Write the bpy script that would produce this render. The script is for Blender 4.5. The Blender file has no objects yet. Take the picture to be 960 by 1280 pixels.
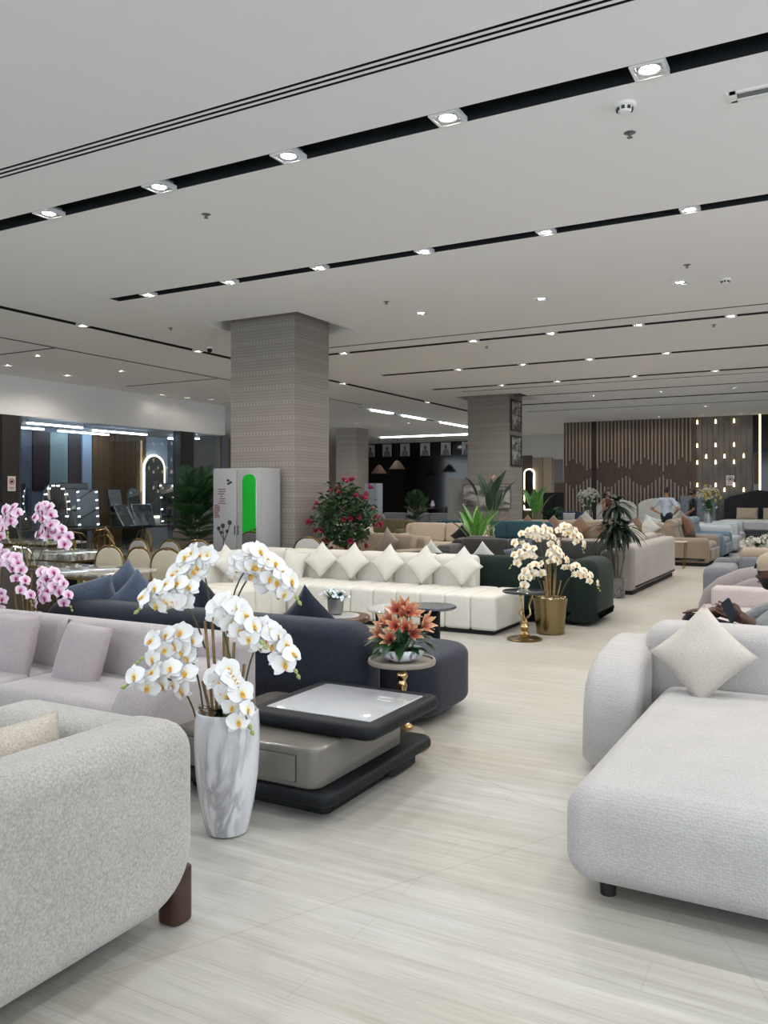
import bpy, bmesh, math, random
from mathutils import Vector, Matrix, Euler
random.seed(7)
S = bpy.context.scene
COL = S.collection
PI = math.pi
rad = math.radians

# ---------------------------------------------------------------- camera, world, exposure
cam_d = bpy.data.cameras.new('camera')
cam = bpy.data.objects.new('camera', cam_d); COL.objects.link(cam)
cam.location = (0, 0, 1.55)
cam.rotation_euler = (rad(90), 0, rad(28.9))
cam_d.sensor_fit = 'VERTICAL'; cam_d.sensor_height = 36.0
cam_d.lens = 1040 / 1280 * 36.0
cam_d.shift_y = -22 / 1280
cam_d.clip_start = 0.05; cam_d.clip_end = 200
S.camera = cam
W = bpy.data.worlds.new('world'); S.world = W; W.use_nodes = True
W.node_tree.nodes['Background'].inputs[0].default_value = (0.82, 0.91, 1.0, 1)
W.node_tree.nodes['Background'].inputs[1].default_value = 1.9
S.view_settings.view_transform = 'Standard'; S.view_settings.look = 'None'
S.view_settings.gamma = 1.0; S.view_settings.use_curve_mapping = False
S.view_settings.exposure = 0.89
LAMP_W = 36.0          # watts of one lit downlight
WARM = (1.0, 0.90, 0.78); COOL = (0.88, 0.94, 1.0); NEUT = (0.98, 0.97, 0.95)
CEIL = 4.2

def portal(loc, rot, sx, sy):
    """sampling helper for the daylight of one added, unseen window"""
    L = bpy.data.lights.new('window_portal', 'AREA'); L.shape = 'RECTANGLE'; L.size = sx; L.size_y = sy; L.cycles.is_portal = True
    o = bpy.data.objects.new('window_portal', L); COL.objects.link(o); o.location = loc; o.rotation_euler = rot
portal((-4.0, -7.1, 2.05), (rad(90), 0, PI), 22.0, 3.7)
portal((8.1, 2.25, 2.05), (rad(90), 0, rad(-90)), 16.5, 3.7)

# ---------------------------------------------------------------- materials
_M = {}
def srgb(h):
    if isinstance(h, tuple): return h if len(h) == 4 else (*h, 1)
    h = h.lstrip('#'); c = [int(h[i:i+2], 16)/255 for i in (0, 2, 4)]
    return tuple((x/12.92 if x <= .04045 else ((x+.055)/1.055)**2.4) for x in c) + (1,)
def newmat(name):
    m = bpy.data.materials.new(name); m.use_nodes = True
    nt = m.node_tree; b = nt.nodes['Principled BSDF']
    return m, nt, b
def N(nt, t, **kw):
    n = nt.nodes.new(t)
    for k, v in kw.items():
        if k.startswith('i_'):
            key = k[2:]; key = int(key) if key.isdigit() else key.replace('_', ' ')
            n.inputs[key].default_value = v
        else: setattr(n, k, v)
    return n
def coords(nt, kind='Object', scale=(1, 1, 1)):
    tc = N(nt, 'ShaderNodeTexCoord'); mp = N(nt, 'ShaderNodeMapping'); mp.inputs['Scale'].default_value = scale
    nt.links.new(tc.outputs[kind], mp.inputs['Vector']); return mp.outputs['Vector']
def ramp(nt, fac, stops):
    r = N(nt, 'ShaderNodeValToRGB'); e = r.color_ramp.elements
    while len(e) < len(stops): e.new(0.5)
    for el, (p, c) in zip(e, stops): el.position = p; el.color = srgb(c)
    nt.links.new(fac, r.inputs[0]); return r.outputs[0]
def plain(name, col, rough=.5, metal=0., spec=.5, **kw):
    if name in _M: return _M[name]
    m, nt, b = newmat(name); b.inputs['Base Color'].default_value = srgb(col)
    b.inputs['Roughness'].default_value = rough; b.inputs['Metallic'].default_value = metal
    b.inputs['Specular IOR Level'].default_value = spec
    _M[name] = m; return m
def fabric(name, col, dark=.82, scale=90, bump=.35, rough=.92, sheen=.25, cloud=.9):
    if name in _M: return _M[name]
    m, nt, b = newmat(name); c = srgb(col)
    v = coords(nt)
    n1 = N(nt, 'ShaderNodeTexNoise', i_Scale=scale, i_Detail=4.0, i_Roughness=.65); nt.links.new(v, n1.inputs['Vector'])
    n2 = N(nt, 'ShaderNodeTexNoise', i_Scale=3.2, i_Detail=3.0); nt.links.new(v, n2.inputs['Vector'])
    d = tuple(x*dark for x in c[:3]) + (1,); l = tuple(min(1, x*(2-dark)) for x in c[:3]) + (1,)
    cr = ramp(nt, n1.outputs['Fac'], [(.32, d), (.68, l)])
    mx = N(nt, 'ShaderNodeMix', data_type='RGBA', blend_type='MULTIPLY'); mx.inputs[0].default_value = 1
    r2 = ramp(nt, n2.outputs['Fac'], [(.3, (cloud, cloud, cloud)), (.7, (1, 1, 1))])
    nt.links.new(cr, mx.inputs[6]); nt.links.new(r2, mx.inputs[7]); nt.links.new(mx.outputs[2], b.inputs['Base Color'])
    bp = N(nt, 'ShaderNodeBump', i_Strength=bump, i_Distance=.004); nt.links.new(n1.outputs['Fac'], bp.inputs['Height'])
    nt.links.new(bp.outputs[0], b.inputs['Normal'])
    b.inputs['Roughness'].default_value = rough; b.inputs['Specular IOR Level'].default_value = .15
    b.inputs['Sheen Weight'].default_value = sheen; b.inputs['Sheen Roughness'].default_value = .5
    _M[name] = m; return m
def weave(name, col, scale=110, bump=.5):
    if name in _M: return _M[name]
    m, nt, b = newmat(name); c = srgb(col); v = coords(nt)
    vo = N(nt, 'ShaderNodeTexVoronoi', i_Scale=scale, i_Randomness=.55); nt.links.new(v, vo.inputs['Vector'])
    n2 = N(nt, 'ShaderNodeTexNoise', i_Scale=4.0, i_Detail=3.0); nt.links.new(v, n2.inputs['Vector'])
    d = tuple(x*.8 for x in c[:3]) + (1,)
    cr = ramp(nt, vo.outputs['Distance'], [(.0, c), (.75, d)])
    mx = N(nt, 'ShaderNodeMix', data_type='RGBA', blend_type='MULTIPLY'); mx.inputs[0].default_value = 1
    r2 = ramp(nt, n2.outputs['Fac'], [(.3, (.92, .92, .92)), (.7, (1, 1, 1))])
    nt.links.new(cr, mx.inputs[6]); nt.links.new(r2, mx.inputs[7]); nt.links.new(mx.outputs[2], b.inputs['Base Color'])
    bp = N(nt, 'ShaderNodeBump', i_Strength=bump, i_Distance=.004, invert=True); nt.links.new(vo.outputs['Distance'], bp.inputs['Height'])
    nt.links.new(bp.outputs[0], b.inputs['Normal'])
    b.inputs['Roughness'].default_value = .9; b.inputs['Specular IOR Level'].default_value = .15; b.inputs['Sheen Weight'].default_value = .2
    _M[name] = m; return m
def marble(name, base, vein, scale=2.2, rough=.12, width=.06, stretch=(1, 1, .6)):
    if name in _M: return _M[name]
    m, nt, b = newmat(name); v = coords(nt, scale=stretch)
    n = N(nt, 'ShaderNodeTexNoise', i_Scale=scale, i_Detail=6.0, i_Distortion=1.3); nt.links.new(v, n.inputs['Vector'])
    n2 = N(nt, 'ShaderNodeTexNoise', i_Scale=scale*.5, i_Detail=2.0); nt.links.new(v, n2.inputs['Vector'])
    mid = tuple((a*2+c)/3 for a, c in zip(srgb(base), srgb(vein)))
    cr = ramp(nt, n.outputs['Fac'], [(.40, base), (.5-width, mid), (.5, vein), (.5+width, base)])
    mx = N(nt, 'ShaderNodeMix', data_type='RGBA'); nt.links.new(ramp(nt, n2.outputs['Fac'], [(.42, (0, 0, 0)), (.6, (1, 1, 1))]), mx.inputs[0])
    mx.inputs[6].default_value = srgb(base); nt.links.new(cr, mx.inputs[7]); nt.links.new(mx.outputs[2], b.inputs['Base Color'])
    b.inputs['Roughness'].default_value = rough
    _M[name] = m; return m
def wood(name, a, c, scale=(1, 1, 12), rough=.45, s=6):
    if name in _M: return _M[name]
    m, nt, b = newmat(name); v = coords(nt, scale=scale)
    n = N(nt, 'ShaderNodeTexNoise', i_Scale=float(s), i_Detail=5.0); nt.links.new(v, n.inputs['Vector'])
    nt.links.new(ramp(nt, n.outputs['Fac'], [(.3, a), (.7, c)]), b.inputs['Base Color'])
    b.inputs['Roughness'].default_value = rough; _M[name] = m; return m
def emit(name, col, strength):
    if name in _M: return _M[name]
    m, nt, b = newmat(name); b.inputs['Base Color'].default_value = srgb(col)
    b.inputs['Emission Color'].default_value = srgb(col); b.inputs['Emission Strength'].default_value = strength
    _M[name] = m; return m
def glassmat(name, tint=(.93, .96, .98), gloss=.1):
    if name in _M: return _M[name]
    m, nt, b = newmat(name); out = nt.nodes['Material Output']; nt.nodes.remove(b)
    t = N(nt, 'ShaderNodeBsdfTransparent'); t.inputs[0].default_value = (*tint, 1)
    g = N(nt, 'ShaderNodeBsdfGlossy'); g.inputs['Roughness'].default_value = .02
    x = N(nt, 'ShaderNodeMixShader'); x.inputs[0].default_value = gloss
    nt.links.new(t.outputs[0], x.inputs[1]); nt.links.new(g.outputs[0], x.inputs[2]); nt.links.new(x.outputs[0], out.inputs[0])
    _M[name] = m; return m
def petal(name, inner, mid, outer, size):
    """petal pigment running from the flower's throat to the petal tips (object space)"""
    if name in _M: return _M[name]
    m, nt, b = newmat(name); tc = N(nt, 'ShaderNodeTexCoord'); ln = N(nt, 'ShaderNodeVectorMath', operation='LENGTH')
    nt.links.new(tc.outputs['Object'], ln.inputs[0]); dv = N(nt, 'ShaderNodeMath', operation='DIVIDE'); dv.inputs[1].default_value = size
    nt.links.new(ln.outputs['Value'], dv.inputs[0])
    cr = ramp(nt, dv.outputs[0], [(.12, inner), (.45, mid), (.95, outer)])
    nt.links.new(cr, b.inputs['Base Color']); b.inputs['Roughness'].default_value = .55
    b.inputs['Subsurface Weight'].default_value = 0.0
    _M[name] = m; return m
def leafmat(name, a, c, rough=.4):
    if name in _M: return _M[name]
    m, nt, b = newmat(name); v = coords(nt)
    n = N(nt, 'ShaderNodeTexNoise', i_Scale=9.0, i_Detail=2.0); nt.links.new(v, n.inputs['Vector'])
    nt.links.new(ramp(nt, n.outputs['Fac'], [(.3, a), (.7, c)]), b.inputs['Base Color']); b.inputs['Roughness'].default_value = rough
    _M[name] = m; return m

GOLD = plain('gold_metal', '#c4a878', .2, 1.0)
GOLDD = plain('antique_gold', '#7d6943', .28, 1.0)
CHROME = plain('chrome', '#d6d6d8', .12, 1.0)
BLACK = plain('black_satin', '#101216', .55, 0., .25)
BLACKM = plain('black_matt', '#0e1012', .7)
DARKF = plain('foot_plastic', '#16130f', .6)
WHITEP = plain('white_paint', '#e4e3e2', .6)
MIRROR = plain('mirror_glass', '#dfe6ea', .02, 1.0)
EMW = emit('lamp_warm', (1, .93, .82), 26)
EMC = emit('lamp_cool', (.9, .96, 1), 22)
EMLED = emit('led_tube', (.8, .93, 1), 8)
EMBULB = emit('vanity_bulb', (1, .97, .9), 4)
EMGOLD = emit('warm_strip', (1, .84, .5), 2.2)

# ---------------------------------------------------------------- mesh helpers
def mesh_of(name, verts, faces, mats=None, smooth=True, angle=40, fmat=None):
    me = bpy.data.meshes.new(name); me.from_pydata([tuple(v) for v in verts], [], faces)
    for m in (mats if isinstance(mats, (list, tuple)) else [mats]):
        if m: me.materials.append(m)
    if fmat: me.polygons.foreach_set('material_index', fmat)
    me.polygons.foreach_set('use_smooth', [smooth]*len(me.polygons))
    me.update()
    if smooth and angle: me.set_sharp_from_angle(angle=rad(angle))
    return me
def place(name, me, parent=None, loc=(0, 0, 0), rot=(0, 0, 0)):
    o = bpy.data.objects.new(name, me); COL.objects.link(o)
    o.parent = parent; o.location = loc; o.rotation_euler = rot
    return o
def tag(o, label, cat=None, group=None, kind=None):
    o['label'] = label
    if cat: o['category'] = cat
    if group: o['group'] = group
    if kind: o['kind'] = kind
    return o
def thing(name, label, cat, loc=(0, 0, 0), rz=0., group=None):
    o = bpy.data.objects.new(name, None); COL.objects.link(o); o.empty_display_size = .1
    o.location = loc; o.rotation_euler = (0, 0, rz); return tag(o, label, cat, group)
def xf(vf, mat):
    return [mat @ Vector(v) for v in vf[0]], vf[1]
def move(vf, x=0, y=0, z=0):
    return [(v[0]+x, v[1]+y, v[2]+z) for v in vf[0]], vf[1]
def join(*parts):
    V = []; Fc = []
    for v, f in parts:
        o = len(V); V += list(v); Fc += [tuple(i+o for i in q) for q in f]
    return V, Fc
def box(x0, x1, y0, y1, z0, z1):
    v = [(x, y, z) for z in (z0, z1) for y in (y0, y1) for x in (x0, x1)]
    return v, [(0, 2, 3, 1), (4, 5, 7, 6), (0, 1, 5, 4), (2, 6, 7, 3), (0, 4, 6, 2), (1, 3, 7, 5)]
def soft_box(sx, sy, sz, r, k=3, m=4, puff=0., puffs=(0, 0, 0)):
    """rounded block, centred in x,y, standing on z=0; puff lifts the top, puffs bulges x, y"""
    hx, hy, hz = sx/2, sy/2, sz/2; r = min(r, hx*.98, hy*.98, hz*.98)
    def ax(h):
        a = [-h + r*i/k for i in range(k)]
        mid = [-(h-r) + 2*(h-r)*i/m for i in range(m+1)]
        return a + mid + [-x for x in reversed(a)]
    A = [ax(hx), ax(hy), ax(hz)]; H = (hx, hy, hz)
    V = []; idx = {}; Fc = []
    def vid(p):
        key = tuple(round(c, 5) for c in p)
        if key in idx: return idx[key]
        inn = [max(-(H[i]-r), min(H[i]-r, p[i])) for i in range(3)]
        d = [p[i]-inn[i] for i in range(3)]; L = math.sqrt(sum(c*c for c in d)) or 1
        q = [inn[i]+r*d[i]/L for i in range(3)]
        u = [q[i]/H[i] for i in range(3)]
        if puff and q[2] > 0: q[2] += puff*max(0, (1-u[0]**2))**.7*max(0, (1-u[1]**2))**.7*u[2]
        if puffs[0]: q[0] += puffs[0]*u[0]*(1-u[1]**2)*(1-u[2]**2)
        if puffs[1]: q[1] += puffs[1]*u[1]*(1-u[0]**2)*(1-u[2]**2)
        idx[key] = len(V); V.append((q[0], q[1], q[2]+hz)); return idx[key]
    for a in range(3):
        b, c = (a+1) % 3, (a+2) % 3
        for s in (-1, 1):
            for i in range(len(A[b])-1):
                for j in range(len(A[c])-1):
                    q = []
                    for (ii, jj) in ((i, j), (i+1, j), (i+1, j+1), (i, j+1)):
                        p = [0, 0, 0]; p[a] = s*H[a]; p[b] = A[b][ii]; p[c] = A[c][jj]; q.append(vid(p))
                    Fc.append(tuple(q) if s > 0 else tuple(reversed(q)))
    return V, Fc
def rrect(w, h, R, n=6):
    """rounded rectangle outline, CCW, centred; R one radius or (bl, br, tr, tl)"""
    if not isinstance(R, (tuple, list)): R = (R,)*4
    P = []
    for (sx, sy, a0, q) in ((-1, -1, PI, R[0]), (1, -1, 1.5*PI, R[1]), (1, 1, 0, R[2]), (-1, 1, .5*PI, R[3])):
        q = max(q, .001); cx, cy = sx*(w/2-q), sy*(h/2-q)
        P += [(cx+q*math.cos(a0+.5*PI*i/n), cy+q*math.sin(a0+.5*PI*i/n)) for i in range(n+1)]
    return P
def ellipse(a, b, n=32, p=2.):
    P = []
    for i in range(n):
        t = 2*PI*i/n; c, s = math.cos(t), math.sin(t)
        P.append((a*math.copysign(abs(c)**(2/p), c), b*math.copysign(abs(s)**(2/p), s)))
    return P
def rprism(P, t, r=.01, seg=3, axis='z'):
    """outline P extruded by t (0..t) with edges rounded by r; axis z: lies flat, y: stands in xz, x: stands in yz"""
    n = len(P); nor = []
    for i in range(n):
        a = Vector((P[i][0]-P[i-1][0], P[i][1]-P[i-1][1])); b = Vector((P[(i+1) % n][0]-P[i][0], P[(i+1) % n][1]-P[i][1]))
        na = Vector((a.y, -a.x)); nb = Vector((b.y, -b.x))
        if na.length < 1e-7: na = nb
        if nb.length < 1e-7: nb = na
        q = na.normalized()+nb.normalized(); q = q.normalized() if q.length > 1e-6 else nb.normalized()
        nor.append(q)
    rings = []
    for i in range(seg+1):
        a = .5*PI*i/seg; rings.append((r*(1-math.sin(a)), r*(1-math.cos(a))))
    rings += [(q, t-z) for q, z in reversed(rings)]
    V = []; Fc = []
    for ins, z in rings:
        for p, q in zip(P, nor): V.append((p[0]-q.x*ins, p[1]-q.y*ins, z))
    for k in range(len(rings)-1):
        for i in range(n):
            j = (i+1) % n; Fc.append((k*n+i, k*n+j, (k+1)*n+j, (k+1)*n+i))
    Fc.append(tuple(reversed(range(n)))); o = (len(rings)-1)*n; Fc.append(tuple(range(o, o+n)))
    if axis == 'y': V = [(x, t-z, y) for x, y, z in V]
    if axis == 'x': V = [(z, x, y) for x, y, z in V]
    return V, Fc
def lathe(prof, n=24, cap=True):
    V = []; Fc = []
    for r, z in prof:
        for i in range(n):
            a = 2*PI*i/n; V.append((r*math.cos(a), r*math.sin(a), z))
    for k in range(len(prof)-1):
        for i in range(n):
            j = (i+1) % n; Fc.append((k*n+i, k*n+j, (k+1)*n+j, (k+1)*n+i))
    if cap:
        Fc.append(tuple(reversed(range(n)))); o = (len(prof)-1)*n; Fc.append(tuple(range(o, o+n)))
    return V, Fc
def tube(P, R, n=8, closed=False):
    P = [Vector(p) for p in P]; m = len(P); V = []; Fc = []
    Rs = R if isinstance(R, (list, tuple)) else [R]*m
    up = None
    for i, p in enumerate(P):
        a = P[i-1] if (i or closed) else P[i]; b = P[(i+1) % m] if (i < m-1 or closed) else P[i]
        t = (b-a).normalized()
        if up is None: up = t.orthogonal().normalized()
        u = (up - t*up.dot(t)); u = u.normalized() if u.length > 1e-5 else t.orthogonal().normalized()
        up = u; w = t.cross(u)
        for k in range(n):
            an = 2*PI*k/n; V.append(p + Rs[i]*(u*math.cos(an)+w*math.sin(an)))
    for i in range(m if closed else m-1):
        for k in range(n):
            l = (k+1) % n; j = (i+1) % m
            Fc.append((i*n+k, i*n+l, j*n+l, j*n+k))
    if not closed:
        Fc.append(tuple(reversed(range(n)))); Fc.append(tuple(range((m-1)*n, m*n)))
    return V, Fc
def part(name, vf, mat, parent=None, loc=(0, 0, 0), rot=(0, 0, 0), smooth=True, angle=40):
    return place(name, mesh_of(name, vf[0], vf[1], mat, smooth, angle), parent, loc, rot)
def pillow_vf(w, h, t, n=12, pull=.12, seed=0):
    rng = random.Random(seed); ph = [rng.uniform(0, 6.28) for _ in range(4)]
    V = []; Fc = []; g = {}
    for s in (1, -1):
        for i in range(n+1):
            for j in range(n+1):
                u = -1+2*i/n; v = -1+2*j/n; edge = i in (0, n) or j in (0, n)
                if s < 0 and edge: g[(s, i, j)] = g[(1, i, j)]; continue
                x = w/2*u*(1-pull*(1-v*v)); z = h/2*v*(1-pull*(1-u*u))
                prof = (max(0, 1-abs(u)**2.4)*max(0, 1-abs(v)**2.4))**.62
                wr = 1+.05*math.sin(5*u+ph[0])*math.sin(4*v+ph[1])
                g[(s, i, j)] = len(V); V.append((x, -s*t/2*prof*wr, z))
        for i in range(n):
            for j in range(n):
                q = (g[(s, i, j)], g[(s, i+1, j)], g[(s, i+1, j+1)], g[(s, i, j+1)])
                Fc.append(q if s > 0 else tuple(reversed(q)))
    return V, Fc
_PIL = {}
def pillow(label, mat, loc, size=.45, yaw=0., lean=-15., roll=0., thick=.16, h=None, group=None, pull=.12, name='cushion'):
    """standing scatter cushion; loc is its centre"""
    key = (mat.name, size, h, thick, pull)
    if key not in _PIL: _PIL[key] = mesh_of('cushion', *pillow_vf(size, h or size, thick, pull=pull, seed=len(_PIL)), mat, True, None)
    o = place(name, _PIL[key], None, loc)
    M = Matrix.Rotation(rad(yaw), 4, 'Z') @ Matrix.Rotation(rad(lean), 4, 'X') @ Matrix.Rotation(rad(roll), 4, 'Y')
    o.rotation_euler = M.to_euler(); return tag(o, label, 'cushion', group)
def copy_tree(o, parent=None):
    c = o.copy(); COL.objects.link(c); c.parent = parent
    for ch in list(o.children): copy_tree(ch, c)
    return c
ORD = ['first', 'second', 'third', 'fourth', 'fifth', 'sixth', 'seventh', 'eighth', 'ninth', 'tenth', 'eleventh', 'twelfth']

# ================================================================ THE SETTING
def struct(name, vf, mat, label, parent=None, smooth=False, angle=40):
    o = part(name, vf, mat, parent, smooth=smooth, angle=angle)
    if parent is None: o['kind'] = 'structure'; o['label'] = label
    return o
# ---- floor: pale limed boards, streaks run along x
m, nt, b = newmat('limed_floor')
v = coords(nt, scale=(.55, 9, 1)); n1 = N(nt, 'ShaderNodeTexNoise', i_Scale=2.0, i_Detail=6.0, i_Roughness=.6); nt.links.new(v, n1.inputs['Vector'])
v2 = coords(nt, scale=(.5, 1.1, 1)); n2 = N(nt, 'ShaderNodeTexNoise', i_Scale=.9, i_Detail=2.0); nt.links.new(v2, n2.inputs['Vector'])
v3 = coords(nt, scale=(1.2, 60, 1)); n3 = N(nt, 'ShaderNodeTexNoise', i_Scale=3.0, i_Detail=3.0); nt.links.new(v3, n3.inputs['Vector'])
c1 = ramp(nt, n1.outputs['Fac'], [(.32, '#aba8a2'), (.52, '#b7b5b0'), (.7, '#c1c0bd')])
mx = N(nt, 'ShaderNodeMix', data_type='RGBA', blend_type='MULTIPLY'); mx.inputs[0].default_value = 1
nt.links.new(c1, mx.inputs[6]); nt.links.new(ramp(nt, n2.outputs['Fac'], [(.35, '#f7f2e8'), (.65, '#ffffff')]), mx.inputs[7])
mx2 = N(nt, 'ShaderNodeMix', data_type='RGBA', blend_type='MULTIPLY'); mx2.inputs[0].default_value = 1
nt.links.new(mx.outputs[2], mx2.inputs[6]); nt.links.new(ramp(nt, n3.outputs['Fac'], [(.3, '#efede9'), (.6, '#ffffff')]), mx2.inputs[7])
vo = N(nt, 'ShaderNodeTexVoronoi', feature='DISTANCE_TO_EDGE', i_Scale=.55); nt.links.new(coords(nt, scale=(1, .7, 1)), vo.inputs['Vector'])
br = N(nt, 'ShaderNodeTexBrick', offset=.37, i_Scale=1.0); br.inputs['Color1'].default_value = (1, 1, 1, 1); br.inputs['Color2'].default_value = (.95, .945, .935, 1)
br.inputs['Mortar'].default_value = (.84, .82, .79, 1); br.inputs['Mortar Size'].default_value = .003; br.inputs['Brick Width'].default_value = 1.5; br.inputs['Row Height'].default_value = .19
nt.links.new(coords(nt), br.inputs['Vector'])
mx3 = N(nt, 'ShaderNodeMix', data_type='RGBA', blend_type='MULTIPLY'); mx3.inputs[0].default_value = .7
nt.links.new(mx2.outputs[2], mx3.inputs[6]); nt.links.new(br.outputs['Color'], mx3.inputs[7])
mx4 = N(nt, 'ShaderNodeMix', data_type='RGBA', blend_type='MULTIPLY'); mx4.inputs[0].default_value = 1
nt.links.new(mx3.outputs[2], mx4.inputs[6]); nt.links.new(ramp(nt, vo.outputs['Distance'], [(.0, '#f0eeea'), (.004, '#ffffff')]), mx4.inputs[7])
nt.links.new(mx4.outputs[2], b.inputs['Base Color'])
rr = N(nt, 'ShaderNodeMapRange'); rr.inputs[3].default_value = .28; rr.inputs[4].default_value = .5; nt.links.new(n1.outputs['Fac'], rr.inputs[0]); nt.links.new(rr.outputs[0], b.inputs['Roughness'])
b.inputs['Specular IOR Level'].default_value = .4
FLOOR = m
X0, X1, Y0, Y1 = -26., 8., -7., 38.2
struct('floor', box(X0, X1, Y0, Y1, -.1, 0), FLOOR, 'pale limed wood-look showroom floor')

# ---- ceiling with real recessed slots
CEILM = plain('ceiling_paint', '#ebebed', .85, spec=.2)
SLOTB = plain('slot_black', '#0f1518', .55)
SLOTG = plain('slot_grey', '#5b5b5c', .7)
slots = []          # x0 x1 y0 y1 depth material
def slot(x0, x1, y0, y1, dep=.12, mat=SLOTB): slots.append((x0, x1, y0, y1, dep, mat))
slot(-9.6, 5.2, 5.24, 5.46); slot(-8.7, 5.2, 8.06, 8.24)
for k in range(3): slot(-9.6, 5.2, 4.42+.055*k, 4.444+.055*k, .1)
slot(-8.6, 5.2, 13.22, 13.38); slot(-8.3, 5.2, 12.66, 12.72, .06, SLOTG)
slot(-9.0, 5.2, 16.12, 16.30); slot(-9.1, 5.2, 18.92, 19.12); slot(-8.6, 5.2, 19.72, 19.80, .06, SLOTG)
slot(-8.7, 5.2, 23.42, 23.64); slot(-8.9, 5.2, 25.55, 25.67, .06, SLOTG); slot(-8.9, 5.2, 21.36, 21.5, .06, SLOTG)
slot(-10.52, -10.36, .0, 27.0); slot(-12.5, -12.42, .0, 21.2, .06, SLOTG); slot(-12.98, -12.82, 21.8, 32.0)
slot(-15.0, -12.45, 10.26, 10.33, .06, SLOTG); slot(-15.4, -12.55, 14.78, 14.85, .06, SLOTB)
slot(-8.72, -6.93, 9.95, 11.62, .3, WHITEP); slot(-9.25, -7.4, 20.75, 22.4, .3, WHITEP)
slot(-.62, .7, 5.93, 6.02, .05, SLOTG)
slot(-9.6, 5.2, 2.5, 2.7); slot(-9.6, 5.2, -.3, -.1)
xs = sorted({X0, X1} | {s[0] for s in slots} | {s[1] for s in slots}); ys = sorted({Y0, Y1} | {s[2] for s in slots} | {s[3] for s in slots})
V = []; Fc = []; vi = {}
def cv(x, y):
    if (x, y) not in vi: vi[(x, y)] = len(V); V.append((x, y, CEIL))
    return vi[(x, y)]
for i in range(len(xs)-1):
    for j in range(len(ys)-1):
        cx, cy = (xs[i]+xs[i+1])/2, (ys[j]+ys[j+1])/2
        if any(s[0] < cx < s[1] and s[2] < cy < s[3] for s in slots): continue
        Fc.append((cv(xs[i], ys[j]), cv(xs[i], ys[j+1]), cv(xs[i+1], ys[j+1]), cv(xs[i+1], ys[j])))
cover = box(X0, X1, Y0, Y1, CEIL+.4, CEIL+.5)
ceiling = struct('ceiling', join((V, Fc), cover), CEILM, 'flat pale grey showroom ceiling with recessed black slots')
for (x0, x1, y0, y1, dep, mt) in slots:
    v, f = box(x0, x1, y0, y1, CEIL-.001, CEIL+dep)
    part('slot_channel', (v, [tuple(reversed(q)) for q in f if q != (0, 2, 3, 1)]), mt, ceiling, smooth=False)

# ---- outer walls
WALL = plain('wall_paint', '#e0dfde', .8, spec=.2); BEIGE = plain('wall_beige', '#b9ab9b', .8, spec=.2)
struct('wall_right', join(box(X1, X1+.15, Y0, -6., 0, CEIL+.4), box(X1, X1+.15, 10.5, Y1, 0, CEIL+.4), box(X1, X1+.15, -6., 10.5, 0, .2), box(X1, X1+.15, -6., 10.5, 3.9, CEIL+.4)), WALL, 'pale side wall with added daylight windows')
struct('wall_front', join(box(X0, -15., Y0-.15, Y0, 0, CEIL+.4), box(7., X1, Y0-.15, Y0, 0, CEIL+.4), box(-15., 7., Y0-.15, Y0, 0, .2), box(-15., 7., Y0-.15, Y0, 3.9, CEIL+.4)), WALL, 'pale near wall with added daylight windows')
GLD = glassmat('window_glass', (.97, .98, .99), .04); MUL = plain('added_mullion', '#3b3d40', .4, .5)  # unseen windows added to both walls to brighten the room with daylight
for k in range(4):
    w_ = struct('window_%d' % (k+5), box(-15+5.5*k, -9.5+5.5*k, Y0-.08, Y0-.07, .2, 3.9), GLD, 'added daylight window pane %s of the near wall' % ORD[k])
    part('added_mullion', box(-9.55+5.5*k, -9.45+5.5*k, Y0-.12, Y0-.02, .2, 3.9), MUL, w_, smooth=False)
    if k > 2: continue
    w_ = struct('window_%d' % (k+9), box(X1+.07, X1+.08, -6+5.5*k, -.5+5.5*k, .2, 3.9), GLD, 'added daylight window pane %s of the side wall' % ORD[k])
    part('added_mullion', box(X1+.02, X1+.12, -.55+5.5*k, -.45+5.5*k, .2, 3.9), MUL, w_, smooth=False)
struct('wall_side', box(X0-.15, X0, 19.5, Y1, 0, CEIL+.4), BEIGE, 'beige wall at the far side')
BLKG = plain('black_gloss_wall', '#07080b', .08)
wall_far = struct('wall_far', box(X0, -22.1, Y1-.15, Y1, 0, CEIL+.4), BEIGE, 'beige end wall beside the black showroom')
struct('wall_dark', box(-22.1, -9.0, Y1-.2, Y1, 0, CEIL+.4), BLKG, 'glossy black end wall of the far showroom')

# ---- bulkhead and glazed display room on the left
XB = -16.2
struct('wall_left', join(box(XB-.35, XB, Y0, 19.5, 3.32, CEIL+.02), box(-19.2, XB-.3, 19.36, 19.5, 3.32, CEIL+.02)), plain('bulkhead_paint', '#efeff1', .8), 'white bulkhead over the glazed mirror display')
struct('wall_display', box(-18.6, -18.45, Y0, 22.4, 0, 3.6), plain('display_blue', '#7e8796', .6), 'blue-grey back wall of the mirror display')
struct('wall_display_end', box(-18.5, -16.6, 19.75, 19.85, 0, 3.32), plain('display_dark', '#5f5a55', .6), 'taupe end wall of the display room')
struct('ceiling_display', box(-18.6, XB-.3, Y0, 19.5, 3.32, 3.42), plain('display_ceil', '#8b9099', .7), 'grey ceiling of the mirror display')
POST = plain('post_dark', '#2e2b2c', .45)
posts = [(11.98, 12.40), (17.62, 18.14)]
for k, (y0, y1) in enumerate(posts + [(6.2, 6.6), (.4, .8)]):
    lab = ['dark brown shopfront post carrying a white sign', 'dark brown shopfront post beside the palm', 'dark shopfront post farther along the glazing', 'dark shopfront post nearest the camera side'][k]
    o = struct('trim_%d' % (k+1), box(XB-.3, XB-.02, y0, y1, 0, 3.32), POST, lab)
    part('edge_strip', box(XB-.04, XB-.01, y1, y1+.06, 0, 3.32), plain('strip_grey', '#8a8d92', .3, 1), o, smooth=False)
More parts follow.
